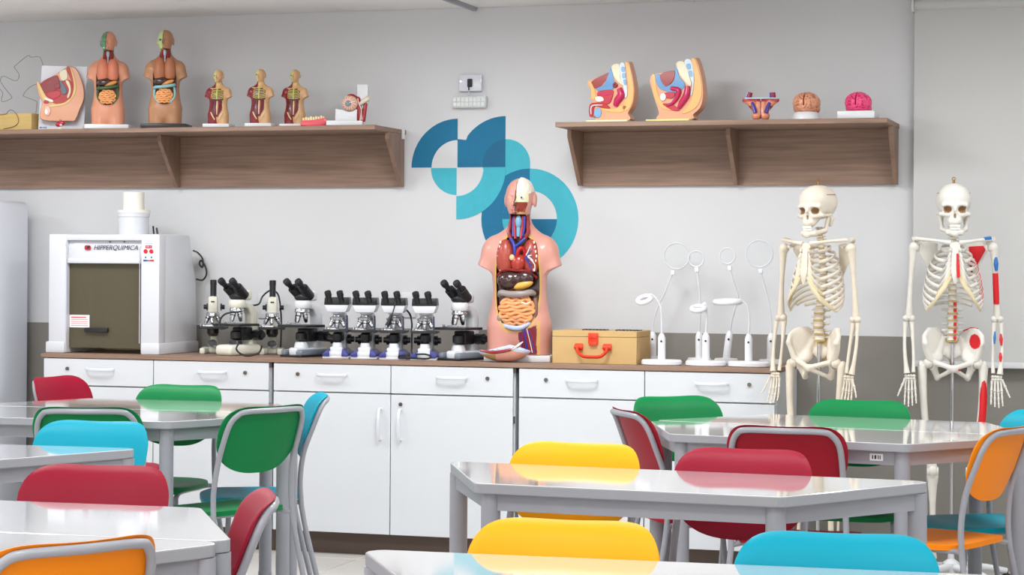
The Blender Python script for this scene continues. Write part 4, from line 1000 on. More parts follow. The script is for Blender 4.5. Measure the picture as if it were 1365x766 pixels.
# ---- three small torsos
skin_s = (206, 162, 116)
MU, MU2 = (128, 26, 34), (96, 18, 32)
small_col = lay(skin_s,
  (lambda x, y, z: (x < -.004) & (z < .62), MU),
  (lambda x, y, z: (np.abs(x - .0) < .082 + .01) & (z > .10) & (z < .335) & (y < -.02) & (x < .075 - .55 * np.clip(.2 - z, 0, 1)), MU2),
  (lambda x, y, z: (np.abs(x) < .090) & (z > .335) & (z < .505 - .7 * np.clip(np.abs(x) - .04, 0, 1)) & (y < -.02), (92, 52, 30)),
  (lambda x, y, z: (np.abs(x) < .028) & (z > .50) & (z < .60) & (y < -.01), (206, 170, 110)),
  (lambda x, y, z: (hd_(x, y) < -.002) & (z > .60) & (y < .04), (206, 202, 124)),
  (lambda x, y, z: (np.abs(hd_(x, y) + .03) < .014) & (np.abs(z - .69) < .008) & (y < -.03), (90, 70, 40)),
)
small_me = raw_mesh('body', T_SOLID, .256 / .80, small_col, m_skin)
m_ribs = M('rib_yellow', (214, 196, 120), .4); m_rib2 = M('sternum_green', (184, 206, 120), .4); m_ten = M('tendon_cream', (222, 198, 148), .4)
kk = .256 / .80
def rib_line(sgn, i): 
    z = .483 - i * .0235
    return body_path([(sgn * .006, z - .004), (sgn * .035, z - .006), (sgn * .062, z - .001), (sgn * (.080 + .002 * i), z + .012)], .0015, 3)
rib_g = cat(*[sg(tube(rib_line(s_, i), .0046, 6), kk) for i in range(6) for s_ in (-1, 1)])
rib_me = mesh('ribs', rib_g, m_ribs)
ster_me = mesh('sternum', sg(tube(body_path([(0, .495), (0, .42), (0, .35)], .002), .0085, 8), kk), m_rib2)
lig_me = [mesh('groin_ligament', sg(tube(body_path([(s_ * .088, .165), (s_ * .06, .11), (s_ * .03, .06)], .002), [.008, .011, .008], 8), kk), m_ten) for s_ in (-1, 1)]
rec_me = [mesh('abdominal_strip', sg(tube(body_path([(x, .325), (x * .9, .24), (x * .5, .13)], .002), [.010, .013, .006], 8), kk), m_) for x, m_ in ((-.030, M('muscle_purple', (112, 40, 66), .3, coat=.3)), (.030, M('muscle_crimson', (150, 30, 48), .3, coat=.3)), (.006, m_ten))]
clav_me = mesh('clavicle', sg(tube(body_path([(-.012, .505), (-.06, .505), (-.11, .512)], .003), .006, 8), kk), m_ten)
sb_me = mesh('base', prism([(-.062, -.045), (.062, -.045), (.066, .045), (-.066, .045)], -.0165, 0, 'xy', .002), m_whitep)
for px, lb in ((291, 'small half muscled torso model, leftmost of the three on the left shelf'), (347, 'small half muscled torso model, middle of the three on the left shelf'), (393, 'small half muscled torso model next to the pink dental model')):
    ys = 9.03 if px == 393 else 8.96; v = at_y(px, 160, ys)
    t = thing('torso_model', lb, 'anatomical model', (v.x, ys, SHELF_Z + .0165), face_cam(px) - R(15), 'small torso models on the left shelf')
    part('body', small_me, None, t); part('base', sb_me, None, t); part('ribs', rib_me, None, t); part('sternum', ster_me, None, t); part('clavicle', clav_me, None, t)
    for q in lig_me: part('groin_ligament', q, None, t)
    for q in rec_me: part('abdominal_strip', q, None, t)
# ================================================================== sagittal pelvis models and the other shelf models
def pillow(outline, D, c, n=8, p=.5, bulge=.10):
    V, F = [], []; m = len(outline)
    a = sum(outline[i][0] * outline[(i + 1) % m][1] - outline[(i + 1) % m][0] * outline[i][1] for i in range(m))
    if a < 0: outline = outline[::-1]
    for k in range(n + 1):
        t = k / n * math.pi / 2; s_ = max(.02, math.cos(t) ** p * (1 + bulge * math.sin(2 * t))); y = D * math.sin(t)
        for x, z in outline: V.append((c[0] + (x - c[0]) * s_, y, c[1] + (z - c[1]) * s_))
    F.append(tuple(range(m)))
    for k in range(n):
        for i in range(m):
            j = (i + 1) % m; F.append((k * m + j, k * m + i, (k + 1) * m + i, (k + 1) * m + j))
    F.append(tuple(n * m + i for i in range(m - 1, -1, -1)))
    return V, F
def ellp(cx, cy, rx, ry, n=16): return [(cx + rx * math.cos(6.2832 * i / n), cy + ry * math.sin(6.2832 * i / n)) for i in range(n)]
PC = {'skin': (222, 160, 124), 'fat': (236, 178, 106), 'red': (150, 44, 40), 'blue': (92, 146, 194), 'cream': (226, 216, 184), 'canal': (206, 218, 232), 'bladder': (186, 34, 56), 'magenta': (190, 26, 84), 'white': (238, 236, 230), 'crimson': (178, 24, 26), 'yellow': (226, 196, 124), 'slate': (84, 104, 116), 'pink': (232, 190, 178), 'dark': (140, 34, 44), 'sky': (120, 168, 210)}
def pm(c): return M('pelvis_' + c, PC[c], .34, coat=.25)
def sag(label, px, Y, S, ox, oz, outline, layers, D, c, base=None, pad=0., extra=None):
    """outline and layers in photo-zoom units: S units per metre, origin (ox, oz) at the model's foot"""
    v = at_y(px, 165, Y)
    t = thing('pelvis_model', label, 'anatomical model', (v.x, Y, SHELF_Z + pad), face_cam(px) - R(17))
    L = lambda pts: [((a - ox) / S, (oz - b) / S) for a, b in pts]
    part('body', pillow(smooth_poly(L(outline), 4), D, L([c])[0]), pm('skin'), t, ang=60)
    for nm, col, pts, th in layers:
        if nm.endswith('*'):
            q = L(pts); part(nm[:-1], tube(spline([(a, -.004, b) for a, b in q], 4), [x / S for x in th], 10), pm(col), t)
        else:
            part(nm, prism(smooth_poly(L(pts), 4), .0002, th, 'xz', .0012, 1), pm(col), t)
    if base: base(t)
    return t
S4 = 3.832 * 306.
m_ivory = M('ivory_base', (236, 228, 186), .4)
la = [
 ('cavity_wall', 'red', [(180, 178), (274, 132), (262, 168), (212, 214)], .002), ('peritoneum', 'blue', [(276, 130), (290, 102), (300, 165), (318, 190), (300, 215), (245, 228), (206, 214), (250, 190)], .003),
 ('spine', 'cream', [(290, 100), (330, 92), (336, 160), (352, 196), (330, 186), (302, 150)], .005), ('spinal_canal', 'canal', [(333, 91), (358, 90), (366, 170), (374, 240), (360, 262), (350, 200), (338, 165)], .004),
 ('vertebra', 'sky', [(342, 108), (358, 106), (360, 128), (344, 130)], .006), ('vertebra', 'sky', [(346, 140), (362, 138), (364, 160), (349, 162)], .006), ('vertebra', 'sky', [(352, 172), (366, 172), (369, 194), (358, 196)], .006),
 ('back_fat', 'fat', [(361, 88), (378, 92), (394, 150), (405, 220), (398, 288), (374, 326), (346, 318), (352, 290), (374, 250), (374, 180)], .003),
 ('belly_fat', 'fat', [(166, 180), (181, 178), (206, 238), (196, 268), (182, 262), (181, 215)], .003), ('bladder', 'bladder', [(214, 236), (240, 222), (294, 221), (300, 240), (282, 286), (250, 290), (226, 268)], .006),
 ('bladder_opening', 'magenta', [(235, 238), (280, 232), (288, 240), (250, 250)], .008), ('pubic_bone', 'white', [(205, 256), (238, 254), (250, 274), (216, 278)], .008),
 ('rectum*', 'magenta', [(332, 214), (342, 246), (322, 276), (312, 304)], [14, 20, 19, 11]), ('vessel_ring*', 'dark', [(300, 198), (308, 188), (318, 196), (310, 206), (300, 198)], [6, 6]),
 ('urethra', 'crimson', [(176, 352), (172, 312), (186, 286), (250, 286), (284, 312), (250, 312), (202, 302), (194, 350)], .007), ('canal_line', 'canal', [(181, 340), (180, 312), (192, 295), (240, 294), (240, 298), (196, 300), (186, 314), (186, 340)], .0085),
 ('scrotum', 'sky', ellp(218, 336, 19, 25), .006), ('lower_fat', 'fat', [(250, 304), (300, 318), (346, 296), (370, 306), (338, 336), (240, 322)], .003)]
def base_a(t): part('base', prism([(-.055, -.03), (.13, -.03), (.135, .10), (-.05, .10)], -.009, 0, 'xy', .002), m_ivory, t)
sag('male sagittal pelvis model, left one of the pair on the right shelf', 800, 8.95, S4, 230, 374, [(162, 176), (274, 131), (290, 100), (366, 84), (384, 96), (408, 210), (400, 292), (376, 338), (380, 374), (218, 374), (212, 350), (186, 354), (171, 334), (182, 286), (196, 262), (180, 214)], la, .125, (290, 290), base_a, .009)
lb_ = [
 ('belly_fat', 'fat', [(490, 150), (508, 148), (520, 228), (548, 284), (604, 322), (560, 320), (520, 286), (498, 230)], .003), ('peritoneum', 'blue', [(508, 150), (536, 146), (560, 200), (606, 180), (612, 128), (622, 95), (634, 152), (666, 200), (622, 240), (560, 226), (526, 206)], .003),
 ('cavity_wall', 'red', [(536, 146), (611, 127), (602, 178), (562, 204)], .005), ('spine', 'cream', [(620, 90), (660, 85), (690, 160), (700, 200), (680, 200), (640, 148)], .005), ('spinal_canal', 'canal', [(661, 84), (695, 76), (712, 160), (705, 238), (694, 250), (702, 190)], .004),
 ('vertebra', 'sky', [(672, 98), (692, 94), (696, 118), (680, 122)], .006), ('vertebra', 'sky', [(684, 132), (701, 130), (706, 156), (692, 158)], .006), ('back_fat', 'fat', [(698, 75), (720, 77), (744, 160), (754, 240), (734, 300), (700, 330), (652, 342), (690, 290), (709, 230), (714, 160)], .003),
 ('bladder', 'bladder', [(560, 238), (612, 235), (604, 264), (566, 262)], .006), ('uterus*', 'magenta', [(592, 214), (632, 226), (624, 262), (598, 292), (572, 300)], [9, 15, 12, 9, 7]), ('uterus_lining*', 'canal', [(622, 250), (604, 276), (586, 290)], [4, 4, 3]),
 ('rectum*', 'magenta', [(680, 206), (674, 252), (650, 290), (634, 318)], [13, 18, 16, 9]), ('pubic_bone', 'white', ellp(552, 258, 15, 19), .008), ('pelvic_floor', 'bladder', [(548, 292), (600, 296), (640, 326), (600, 326)], .004)]
def base_b(t): part('base', prism([(-.07, -.03), (.125, -.03), (.13, .10), (-.065, .10)], -.009, 0, 'xy', .002), M('lime_ivory_base', (224, 222, 140), .4), t)
sag('female sagittal pelvis model, right one of the pair on the right shelf', 884, 8.95, S4, 552, 371, [(486, 150), (611, 126), (618, 90), (700, 71), (724, 75), (747, 150), (759, 240), (746, 310), (708, 348), (700, 371), (526, 371), (530, 340), (522, 310), (498, 240)], lb_, .125, (610, 290), base_b, .009)
# pelvis relief on a white board, leaning at the left
S6 = 6.385 * 281.
v = at_y(88, 168, 9.06)
bo = thing('pelvis_board', 'white display board with a sagittal pelvis relief on the left shelf', 'anatomical model', (v.x, 9.02, SHELF_Z), face_cam(88) - R(8))
LB = lambda pts: [((a - 560) / S6, (712 - b) / S6) for a, b in pts]
m_board = M('white_board', (226, 228, 236), .35)
part('board', prism(LB([(360, 712), (745, 712), (772, 165), (388, 160)]), -.006, 0, 'xz', .001, 1), m_board, bo)
part('back_foot', prism([(.0065, .0), (.05, .0), (.0065, .16)], -.05, .05, 'yz'), m_board, bo)
pb_out = [(362, 316), (392, 330), (528, 240), (600, 192), (640, 180), (690, 200), (742, 320), (754, 440), (722, 530), (684, 622), (640, 632), (420, 626), (396, 560), (414, 480), (384, 420)]
g = pillow(smooth_poly(LB(pb_out), 4), .055, LB([(620, 450)])[0])
part('body', ([(x, -.062 + y * 1.0 if False else -.006 - .05 + y * .9, z) for x, y, z in g[0]], g[1]), pm('skin'), bo, ang=60)
for nm, col, pts, th in (
 ('cavity', 'crimson', [(390, 326), (526, 250), (560, 300), (642, 290), (662, 400), (604, 490), (520, 492), (440, 424)], .003), ('cavity_wall', 'dark', [(402, 332), (526, 256), (548, 352), (450, 402)], .005), ('belly_fat', 'yellow', [(364, 318), (384, 322), (442, 428), (500, 462), (496, 478), (424, 466)], .005),
 ('spine', 'cream', [(556, 222), (610, 206), (618, 278), (572, 292)], .008), ('sacral_muscle', 'crimson', [(610, 195), (638, 186), (674, 330), (652, 432), (630, 442), (660, 330)], .005), ('back_fat', 'yellow', [(640, 184), (662, 212), (690, 330), (680, 412), (602, 496), (476, 520), (482, 498), (590, 482), (656, 420), (667, 330)], .004),
 ('cartilage', 'slate', [(558, 312), (574, 302), (618, 390), (576, 408)], .008), ('sacrum', 'cream', [(612, 290), (636, 310), (650, 380), (630, 440), (618, 430), (634, 370), (606, 306)], .007), ('bowel_ring', 'dark', ellp(536, 342, 24, 22), .009), ('bladder_wall', 'bladder', [(450, 404), (548, 380), (560, 420), (500, 450)], .006), ('pubic_bone', 'white', [(440, 440), (500, 462), (494, 478), (436, 458)], .009), ('prostate', 'crimson', ellp(444, 476, 22, 14), .008), ('testicle', 'pink', ellp(456, 552, 24, 40), .010), ('testicle_core', 'white', ellp(448, 562, 14, 22), .013)):
    part(nm, move(prism(smooth_poly(LB(pts), 4), .0002, th, 'xz', .0012, 1), (0, -.0555, 0)), pm(col), bo)
for k_, w_ in enumerate((.007, .004, .006, .006)):
    part('print_mark', box(-.103 + k_ * .0085, -.103 + k_ * .0085 + w_, -.0006, 0, .010, .018), M('print_blue', (60, 120, 190), .5), bo)
v = at_y(80, 168, 8.93)
uo = thing('organ_model', 'tiny red organ model before the white pelvis board on the left shelf', 'anatomical model', (v.x, 8.93, SHELF_Z), face_cam(80))
part('stand', cat(lathe([(.016, 0), (.016, .004), (.004, .006)], 20), cyl((0, 0, .004), (0, 0, .012), .004)), m_pleura, uo)
part('organ', net_mesh('organ', lambda P: s_min(s_min(s_ell(P, (0, 0, .026), (.018, .012, .012)), s_ell(P, (.012, -.002, .032), (.011, .01, .009)), .006), s_ell(P, (-.010, -.004, .022), (.010, .010, .010)), .006), (-.035, -.02, .005), (.035, .02, .05), .0022, pm('bladder')), None, uo)
part('neck', cyl((0, 0, .034), (.002, 0, .046), .006, .005), M('organ_mauve', (150, 100, 130), .4), uo)
part('opening', ball((.004, -.013, .020), (.007, .003, .004)), m_pleura, uo)

# wire maze
WY = 9.0
wx0 = at_y(-20, 165, WY).x; wx1 = at_y(50.5, 165, WY).x
wz = at_y(30, 152, WY).z - SHELF_Z
wm = thing('wire_maze', 'pale wooden box with thin bent wire figure at left end of shelf', 'wire game', (wx0, WY, SHELF_Z))
part('box', box(0, wx1 - wx0, -.06, .10, 0, wz, .001, 1), M('pine_wood', (206, 176, 112), .6, vary=.06, vscale=6, stretch=(1, 6, 10)), wm)
def wl(px, py, dy=.0): q = at_y(px / 6.385, 60 + py / 6.385, WY + dy); return (q.x - wx0, dy, q.z - SHELF_Z)
part('wire', tube(spline([wl(*q, .02) for q in [(305, 586), (314, 500), (310, 478), (250, 455), (204, 436), (200, 420), (240, 370), (300, 335), (370, 312), (378, 230), (350, 120), (320, 98), (262, 104), (236, 90), (130, 175), (125, 195), (160, 245), (155, 290), (120, 304), (40, 266), (10, 280), (8, 318), (60, 390), (100, 440), (90, 458), (40, 480), (15, 478), (14, 450), (24, 410), (-10, 360)]], 3), .0011, 6), M('dark_wire', (96, 90, 80), .4, .5), wm)
part('wire', tube(spline([wl(*q, -.063) for q in [(-20, 594), (50, 588), (70, 562), (100, 554), (135, 580), (156, 630), (150, 668), (110, 696), (30, 714)]], 4), .0013, 6), M('maroon_wire', (96, 40, 44), .4), wm)

# dental model
v = at_y(418, 166, 8.91)
dm = thing('dental_model', 'pink gum and teeth model lying on the left shelf', 'anatomical model', (v.x, 8.91, SHELF_Z), face_cam(417))
gum = smooth_poly([(-.052, .0), (.050, .0), (.056, .012), (.054, .034), (.02, .030), (-.02, .024), (-.050, .022)], 3)
part('gum', prism(gum, -.045, .012, 'xz', .004, 2), M('gum_pink', (222, 84, 96), .35, coat=.3), dm)
for i in range(9):
    x = -.045 + i * .0112
    o = part('tooth', prism(round_poly([(-.0042, -.003), (.0042, -.003), (.0048, .015), (-.0048, .015)], .002, 2), -.006, .002, 'xz', .001, 1), M('tooth_ivory', (236, 216, 164), .3, coat=.3), dm)
    o.location = (x, -.008 + .02 * (x / .05) ** 2, .020 + .085 * (x + .05) + (.003 if i % 2 else 0))

# eye model
SE = 10.21 * 297.
v = at_y(460, 166, 8.96)
em = thing('eye_model', 'large human eyeball model in a white socket stand on the left shelf', 'anatomical model', (v.x, 8.96, SHELF_Z), face_cam(460) - R(4))
LE = lambda a, b: ((a - 670) / SE, (680 - b) / SE)
part('base', box(*[LE(425, 0)[0], LE(915, 0)[0]], -.055, .06, 0, LE(0, 615)[1], .002), m_whitep, em)
sad = [LE(540, 615), LE(835, 615), LE(838, 455)] + [LE(735 + 112 * math.cos(R(a)), 380 + 112 * math.sin(R(a))) for a in range(48, 134, 8)] + [LE(575, 455), LE(545, 450)]
part('socket', prism(sad, -.03, .035, 'xz', .003), m_whitep, em)
ec = LE(735, 372)
eb = net_mesh('eyeball', lambda P: s_ell(P, (0, 0, 0), (.0362, .0362, .0362)), (-.042, -.042, -.042), (.042, .042, .042), .0017, m_skin, lay((232, 196, 174), (lambda x, y, z: (np.abs(np.sin(np.arctan2(z, x) * 7 + 5 * np.sqrt(x * x + z * z) / .036)) > .955) & (np.hypot(x, z) > .017) & (np.hypot(x, z) < .032) & (y < 0), (196, 60, 54)), (lambda x, y, z: y > .014, (176, 40, 40))))
ebo = part('eyeball', eb, None, em); ebo.location = (ec[0], -.004, ec[1]); ebo.rotation_euler = (R(4), 0, R(-10))
part('iris', move(rot(lathe([(.0145, 0), (.014, .003), (.010, .0055), (.004, .0066)], 28), 'X', 90), (0, -.0335, 0)), M('iris_grey_blue', (116, 128, 140), .08, coat=1.), ebo)
part('pupil', move(rot(lathe([(.0055, 0), (.005, .0018)], 20), 'X', 90), (0, -.0392, 0)), M('pupil_slate', (44, 52, 66), .05, coat=1.), ebo)
part('brow_muscle', tube(spline([(ec[0] - .01, -.008, ec[1] + .036), (ec[0] + .012, -.012, ec[1] + .038), (ec[0] + .034, -.006, ec[1] + .026)], 4), [.003, .005, .004], 8), m_muscle, em)
part('eye_muscle', net_mesh('eye_muscle', lambda P: s_min(s_cap(P, (ec[0] + .035, .0, ec[1] + .02), (ec[0] + .045, .0, .024), .012, .015), s_cap(P, (ec[0] + .07, .0, ec[1] - .004), (ec[0] + .058, .0, .024), .009, .012), .006), (ec[0], -.03, .019), (ec[0] + .10, .03, ec[1] + .05), .003, M('eye_muscle_red', (160, 18, 30), .3, coat=.4)), None, em)
part('nerve', tube(spline([(ec[0] + .036, -.014, ec[1] + .022), (ec[0] + .040, -.017, ec[1] - .0), (ec[0] + .052, -.016, ec[1] - .03), (ec[0] + .046, -.016, .022)], 4), .0022, 6), m_pleura, em)
p0, p1 = LE(828, 282), LE(980, 105)
part('bone_post', box(p0[0], p1[0], .0, .045, p0[1] - .035, p1[1], .005), m_whitep, em)
part('bone_flap', net_mesh('bone_flap', lambda P: s_cap(P, (ec[0] + .045, -.008, ec[1] - .002), (ec[0] + .078, -.004, ec[1] + .022), .008, .013), (ec[0] + .02, -.03, ec[1] - .03), (ec[0] + .11, .03, ec[1] + .06), .003, m_bone), None, em)
part('screw', move(rot(lathe([(.006, 0), (.005, .003)], 14), 'X', 90), (LE(735, 0)[0], -.0305, LE(0, 555)[1])), m_brass, em)

# pelvic floor model
v = at_y(1014, 158, 8.95)
pf = thing('pelvic_floor_model', 'small pelvic floor muscle model with blue and red parts on the right shelf', 'anatomical model', (v.x, 8.95, SHELF_Z), face_cam(1014))
SF = 7.184 * 312.; LF = lambda a, b: ((a - 190) / SF, (340 - b) / SF)
def pf_fn(P):
    q = (np.abs(P[0]), P[1], P[2])
    d = s_ell(q, (.018, -.006, .018), (.020, .022, .019)); d = s_min(d, s_cap(q, (.018, -.004, .04), (.05, .0, .082), .014, .016), .012)
    d = s_min(d, s_cap(q, (.008, -.008, .03), (.010, -.008, .075), .012, .010), .010); d = s_min(d, s_cap(q, (.012, .0, .088), (.066, .0, .086), .010, .012), .008)
    d = np.maximum(d, -P[2]); return np.maximum(d, P[2] - .092)
part('muscle', net_mesh('muscle', pf_fn, (-.09, -.035, -.004), (.09, .035, .10), .0026, m_skin, lay((222, 142, 112), (lambda x, y, z: (z > .078), (168, 56, 52)), (lambda x, y, z: (np.abs(np.abs(x) - .05) < .012) & (z < .06), (150, 70, 60)), (lambda x, y, z: np.abs(x) < .0025, (120, 44, 44)))), None, pf)
part('cartilage_rim', box(-.068, .070, -.018, .012, .090, .0955, .002), M('pelvis_sky_pale', (186, 214, 232), .35), pf)
for sx_, dx_ in ((-1, -.034), (1, .034)):
    part('muscle_inlay', tube(spline([(sx_ * .037, -.017, .074), (sx_ * .030, -.022, .056), (sx_ * .022, -.028, .030)], 4), [.006, .008, .009], 10), M('inlay_blue', (58, 54, 140), .3, coat=.3), pf)
    q = part('bone_stub', tube([(sx_ * .052, -.002, .092), (sx_ * .044 if sx_ < 0 else sx_ * .050, -.002, .118)], [.012, .011], 14), M('stub_crimson', (142, 20, 56), .35), pf)
    part('stub_edge', tube([(sx_ * .052 - .011, -.008, .094), ((sx_ * .044 if sx_ < 0 else sx_ * .050) - .010, -.008, .117)], [.004, .004], 8), MATS['inlay_blue'], q)

# brains
def brain_fn(cut=False):
    def fn(P):
        q = (np.abs(P[0]) - .0015, P[1], P[2])
        w = np.sin(P[0] * 210 + 2.2 * np.sin(P[1] * 130 + 1)) * np.sin(P[1] * 190 + 2.0 * np.sin(P[2] * 150)) + np.sin(P[2] * 230 + 2.4 * np.sin(P[0] * 120 + 2) + 1.5 * np.sin(P[1] * 100))
        d = s_ell(P, (0, 0, .048), (.058, .062, .047)) + .0022 * np.abs(w) - .001
        d = s_min(d, s_ell(q, (.030, .012, .022), (.024, .035, .018)), .01)
        d = s_sub(d, np.maximum(np.abs(P[0]) - .0022, .035 - P[2]), .003)
        if cut: d = np.maximum(d, -np.maximum(np.maximum(.030 - P[0], -.02 - P[1]), np.abs(P[0] - .034) * 2 - .006))
        return np.maximum(d, .006 - P[2])
    return fn
def brain(px, w, col, base, label, dark):
    v = at_y(px, 155, 8.95)
    t = thing('brain_model', label, 'anatomical model', (v.x, 8.95, SHELF_Z + .022), face_cam(px) - R(12))
    kk = w / .116
    me = net_mesh('brain', brain_fn(base == 'box'), (-.068, -.072, -.002), (.068, .072, .102), .0022, m_paint, lambda x, y, z: np.where((np.sin(x * 210 + 2.2 * np.sin(y * 130 + 1)) * np.sin(y * 190 + 2.0 * np.sin(z * 150)) + np.sin(z * 230 + 2.4 * np.sin(x * 120 + 2) + 1.5 * np.sin(y * 100)))[:, None] ** 2 > 1.1, np.array(dark, float), np.array(col, float)), kk)
    part('brain', me, None, t)
    if base == 'round': part('base', lathe([(.060, -.022), (.058, -.008), (.050, .006), (.044, .010), (.02, .011)], 36), m_whitep, t)
    else: part('base', box(-.078, .078, -.05, .05, -.022, .010, .003), m_whitep, t)
brain(1075, .116, (214, 150, 118), 'round', 'beige brain model on a round white base, right shelf', (178, 112, 84))
brain(1144, .112, (236, 70, 128), 'box', 'bright pink brain model on a white block, right end of shelf', (196, 30, 84))
# ================================================================== skeletons
m_disc = M('disc_tan', (206, 176, 116), .5); m_cart = M('costal_cartilage', (214, 200, 164), .5); m_boneW = M('bone_white_plastic', (216, 212, 203), .45, vary=.04, vscale=30, bump=.05, bscale=120)
m_mred = M('muscle_mark_red', (206, 20, 30), .45); m_mblue = M('muscle_mark_blue', (40, 110, 180), .45)
m_seam = M('seam_brown', (150, 116, 84), .6)  # brown of the cut line around the skull cap
def skull_fn(P):
    A_ = (np.abs(P[0]), P[1], P[2])
    d = s_ell(P, (0, .022, 1.568), (.070, .088, .070)); d = s_min(d, s_ell(P, (0, -.02, 1.575), (.060, .055, .055)), .02)
    d = s_min(d, s_ell(P, (0, -.040, 1.520), (.046, .036, .045)), .02)
    d = s_min(d, s_cap(A_, (.010, -.072, 1.549), (.044, -.058, 1.548), .008, .009), .010)
    d = s_min(d, s_cap(A_, (.030, -.068, 1.508), (.054, -.046, 1.512), .009, .008), .008); d = s_min(d, s_cap(A_, (.054, -.046, 1.512), (.064, .006, 1.515), .007, .006), .006)
    d = s_min(d, s_ell(P, (0, -.058, 1.482), (.028, .026, .020)), .012); d = s_min(d, s_cap(A_, (.052, .03, 1.50), (.048, .03, 1.475), .014, .008), .015)
    d = s_min(d, s_cap(P, (0, -.074, 1.545), (0, -.084, 1.525), .007, .005), .006)
    d = s_sub(d, s_ell(A_, (.0285, -.078, 1.530), (.0175, .034, .0150)), .004)
    d = s_sub(d, s_ell(P, (0, -.092, 1.504), (.0085, .026, .0135)), .003); d = s_sub(d, s_ell(P, (0, -.092, 1.497), (.0125, .022, .006)), .003)
    d = s_sub(d, s_ell(A_, (.072, -.030, 1.535), (.012, .022, .022)), .010); d = s_sub(d, s_ell(A_, (.046, -.02, 1.488), (.016, .03, .016)), .008)
    return np.maximum(d, 1.462 - P[2])
def mand_fn(P):
    A_ = (np.abs(P[0]), P[1], P[2])
    d = s_cap(A_, (.054, .000, 1.502), (.046, -.006, 1.452), .008, .009)
    d = s_min(d, s_cap(A_, (.046, -.006, 1.452), (.024, -.060, 1.438), .009, .010), .008)
    d = s_min(d, s_cap(A_, (.024, -.060, 1.438), (0, -.074, 1.436), .011, .012), .010)
    return s_min(d, s_ell(P, (0, -.076, 1.430), (.014, .010, .011)), .008)
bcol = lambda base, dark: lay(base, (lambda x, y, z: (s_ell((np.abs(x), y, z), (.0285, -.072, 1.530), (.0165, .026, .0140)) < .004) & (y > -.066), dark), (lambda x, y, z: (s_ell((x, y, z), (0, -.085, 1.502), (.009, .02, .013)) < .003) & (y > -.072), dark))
SKULL_V = nets(skull_fn, (-.09, -.11, 1.45), (.09, .125, 1.655), .0032)
MAND_V = nets(mand_fn, (-.075, -.10, 1.41), (.075, .02, 1.52), .003)
def pelvis_fn(P):
    A_ = (np.abs(P[0]), P[1], P[2])
    q = s_rotz(A_, (.080, .02, 0), -38); q = s_roty(q, (.080, .02, .985), 24)
    w = s_ell(q, (.086, .022, .985), (.060, .0095, .068))
    d = s_min(w, s_cap(A_, (.060, .030, .93), (.088, .005, .905), .019, .021), .02)
    for i in range(6):                               # crest
        pass
    crest = None
    pts = [(.040, .060, 1.025), (.070, .050, 1.046), (.105, .022, 1.046), (.124, -.012, 1.018), (.120, -.030, .990)]
    for a, b in zip(pts[:-1], pts[1:]):
        c = s_cap(A_, a, b, .0075); crest = c if crest is None else np.minimum(crest, c)
    d = s_min(d, crest, .014)
    d = s_min(d, s_cap(A_, (.120, -.030, .990), (.100, -.012, .925), .008, .014), .015)
    d = s_min(d, s_cap(A_, (.078, -.010, .912), (.012, -.052, .893), .011, .0105), .012)
    d = s_min(d, s_cap(A_, (.082, .01, .89), (.066, .022, .850), .016, .013), .012)
    d = s_min(d, s_cap(A_, (.066, .018, .848), (.014, -.046, .880), .0085, .009), .010)
    d = s_min(d, s_ell(P, (0, -.054, .889), (.012, .010, .016)), .008)
    d = s_min(d, s_cap(A_, (.040, .055, 1.00), (.062, .032, .945), .014, .012), .015)
    sac = s_ell(s_rotx(P, (0, .06, .98), -18), (0, .060, .975), (.048, .020, .056)); sac = s_min(sac, s_cap(P, (0, .075, .93), (0, .06, .885), .014, .006), .012)
    d = s_min(d, sac, .010)
    return s_sub(d, s_ell(A_, (.104, -.004, .905), (.020, .020, .020)), .004)
PEL_V = nets(pelvis_fn, (-.15, -.08, .825), (.15, .10, 1.065), .0034)
def longbone(a, b, rad, bow=(0, 0, 0), seg=12, flat=None):
    a, b = Vector(a), Vector(b); mid = (a + b) / 2 + Vector(bow)
    return tube(spline([a, a.lerp(mid, .5) + Vector(bow) * .2, mid, mid.lerp(b, .5) + Vector(bow) * .2, b], 4), rad, seg, flat=flat)
vert_me, disc_me = {}, None
def vertebra_geo():
    return cat(lathe([(.8, -.5), (1., -.42), (.86, -.15), (.86, .15), (1., .42), (.8, .5)], 16), tube([(-1.9, .75, .05), (-.5, .75, 0), (.5, .75, 0), (1.9, .75, .05)], [.20, .30, .30, .20], 8), tube([(0, .7, 0), (0, 2.0, -.45)], [.34, .2], 8))
def hand_finger(x, z0, L, spread, yk=-.03):
    segs = [(.42, .0052), (.26, .0044), (.18, .0038), (.14, .0032)]; g = []; p = Vector((x, yk, z0)); d = Vector((spread, -.18, -1)).normalized()
    for f, r in segs:
        q = p + d * L * f * .94; g.append(tube([p, p.lerp(q, .2), p.lerp(q, .5), p.lerp(q, .8), q], [r * 1.15, r * .9, r * .7, r * .85, r * 1.1], 8)); p = p + d * L * f; d = (d + Vector((0, -.10, 0))).normalized()
    return cat(*g)
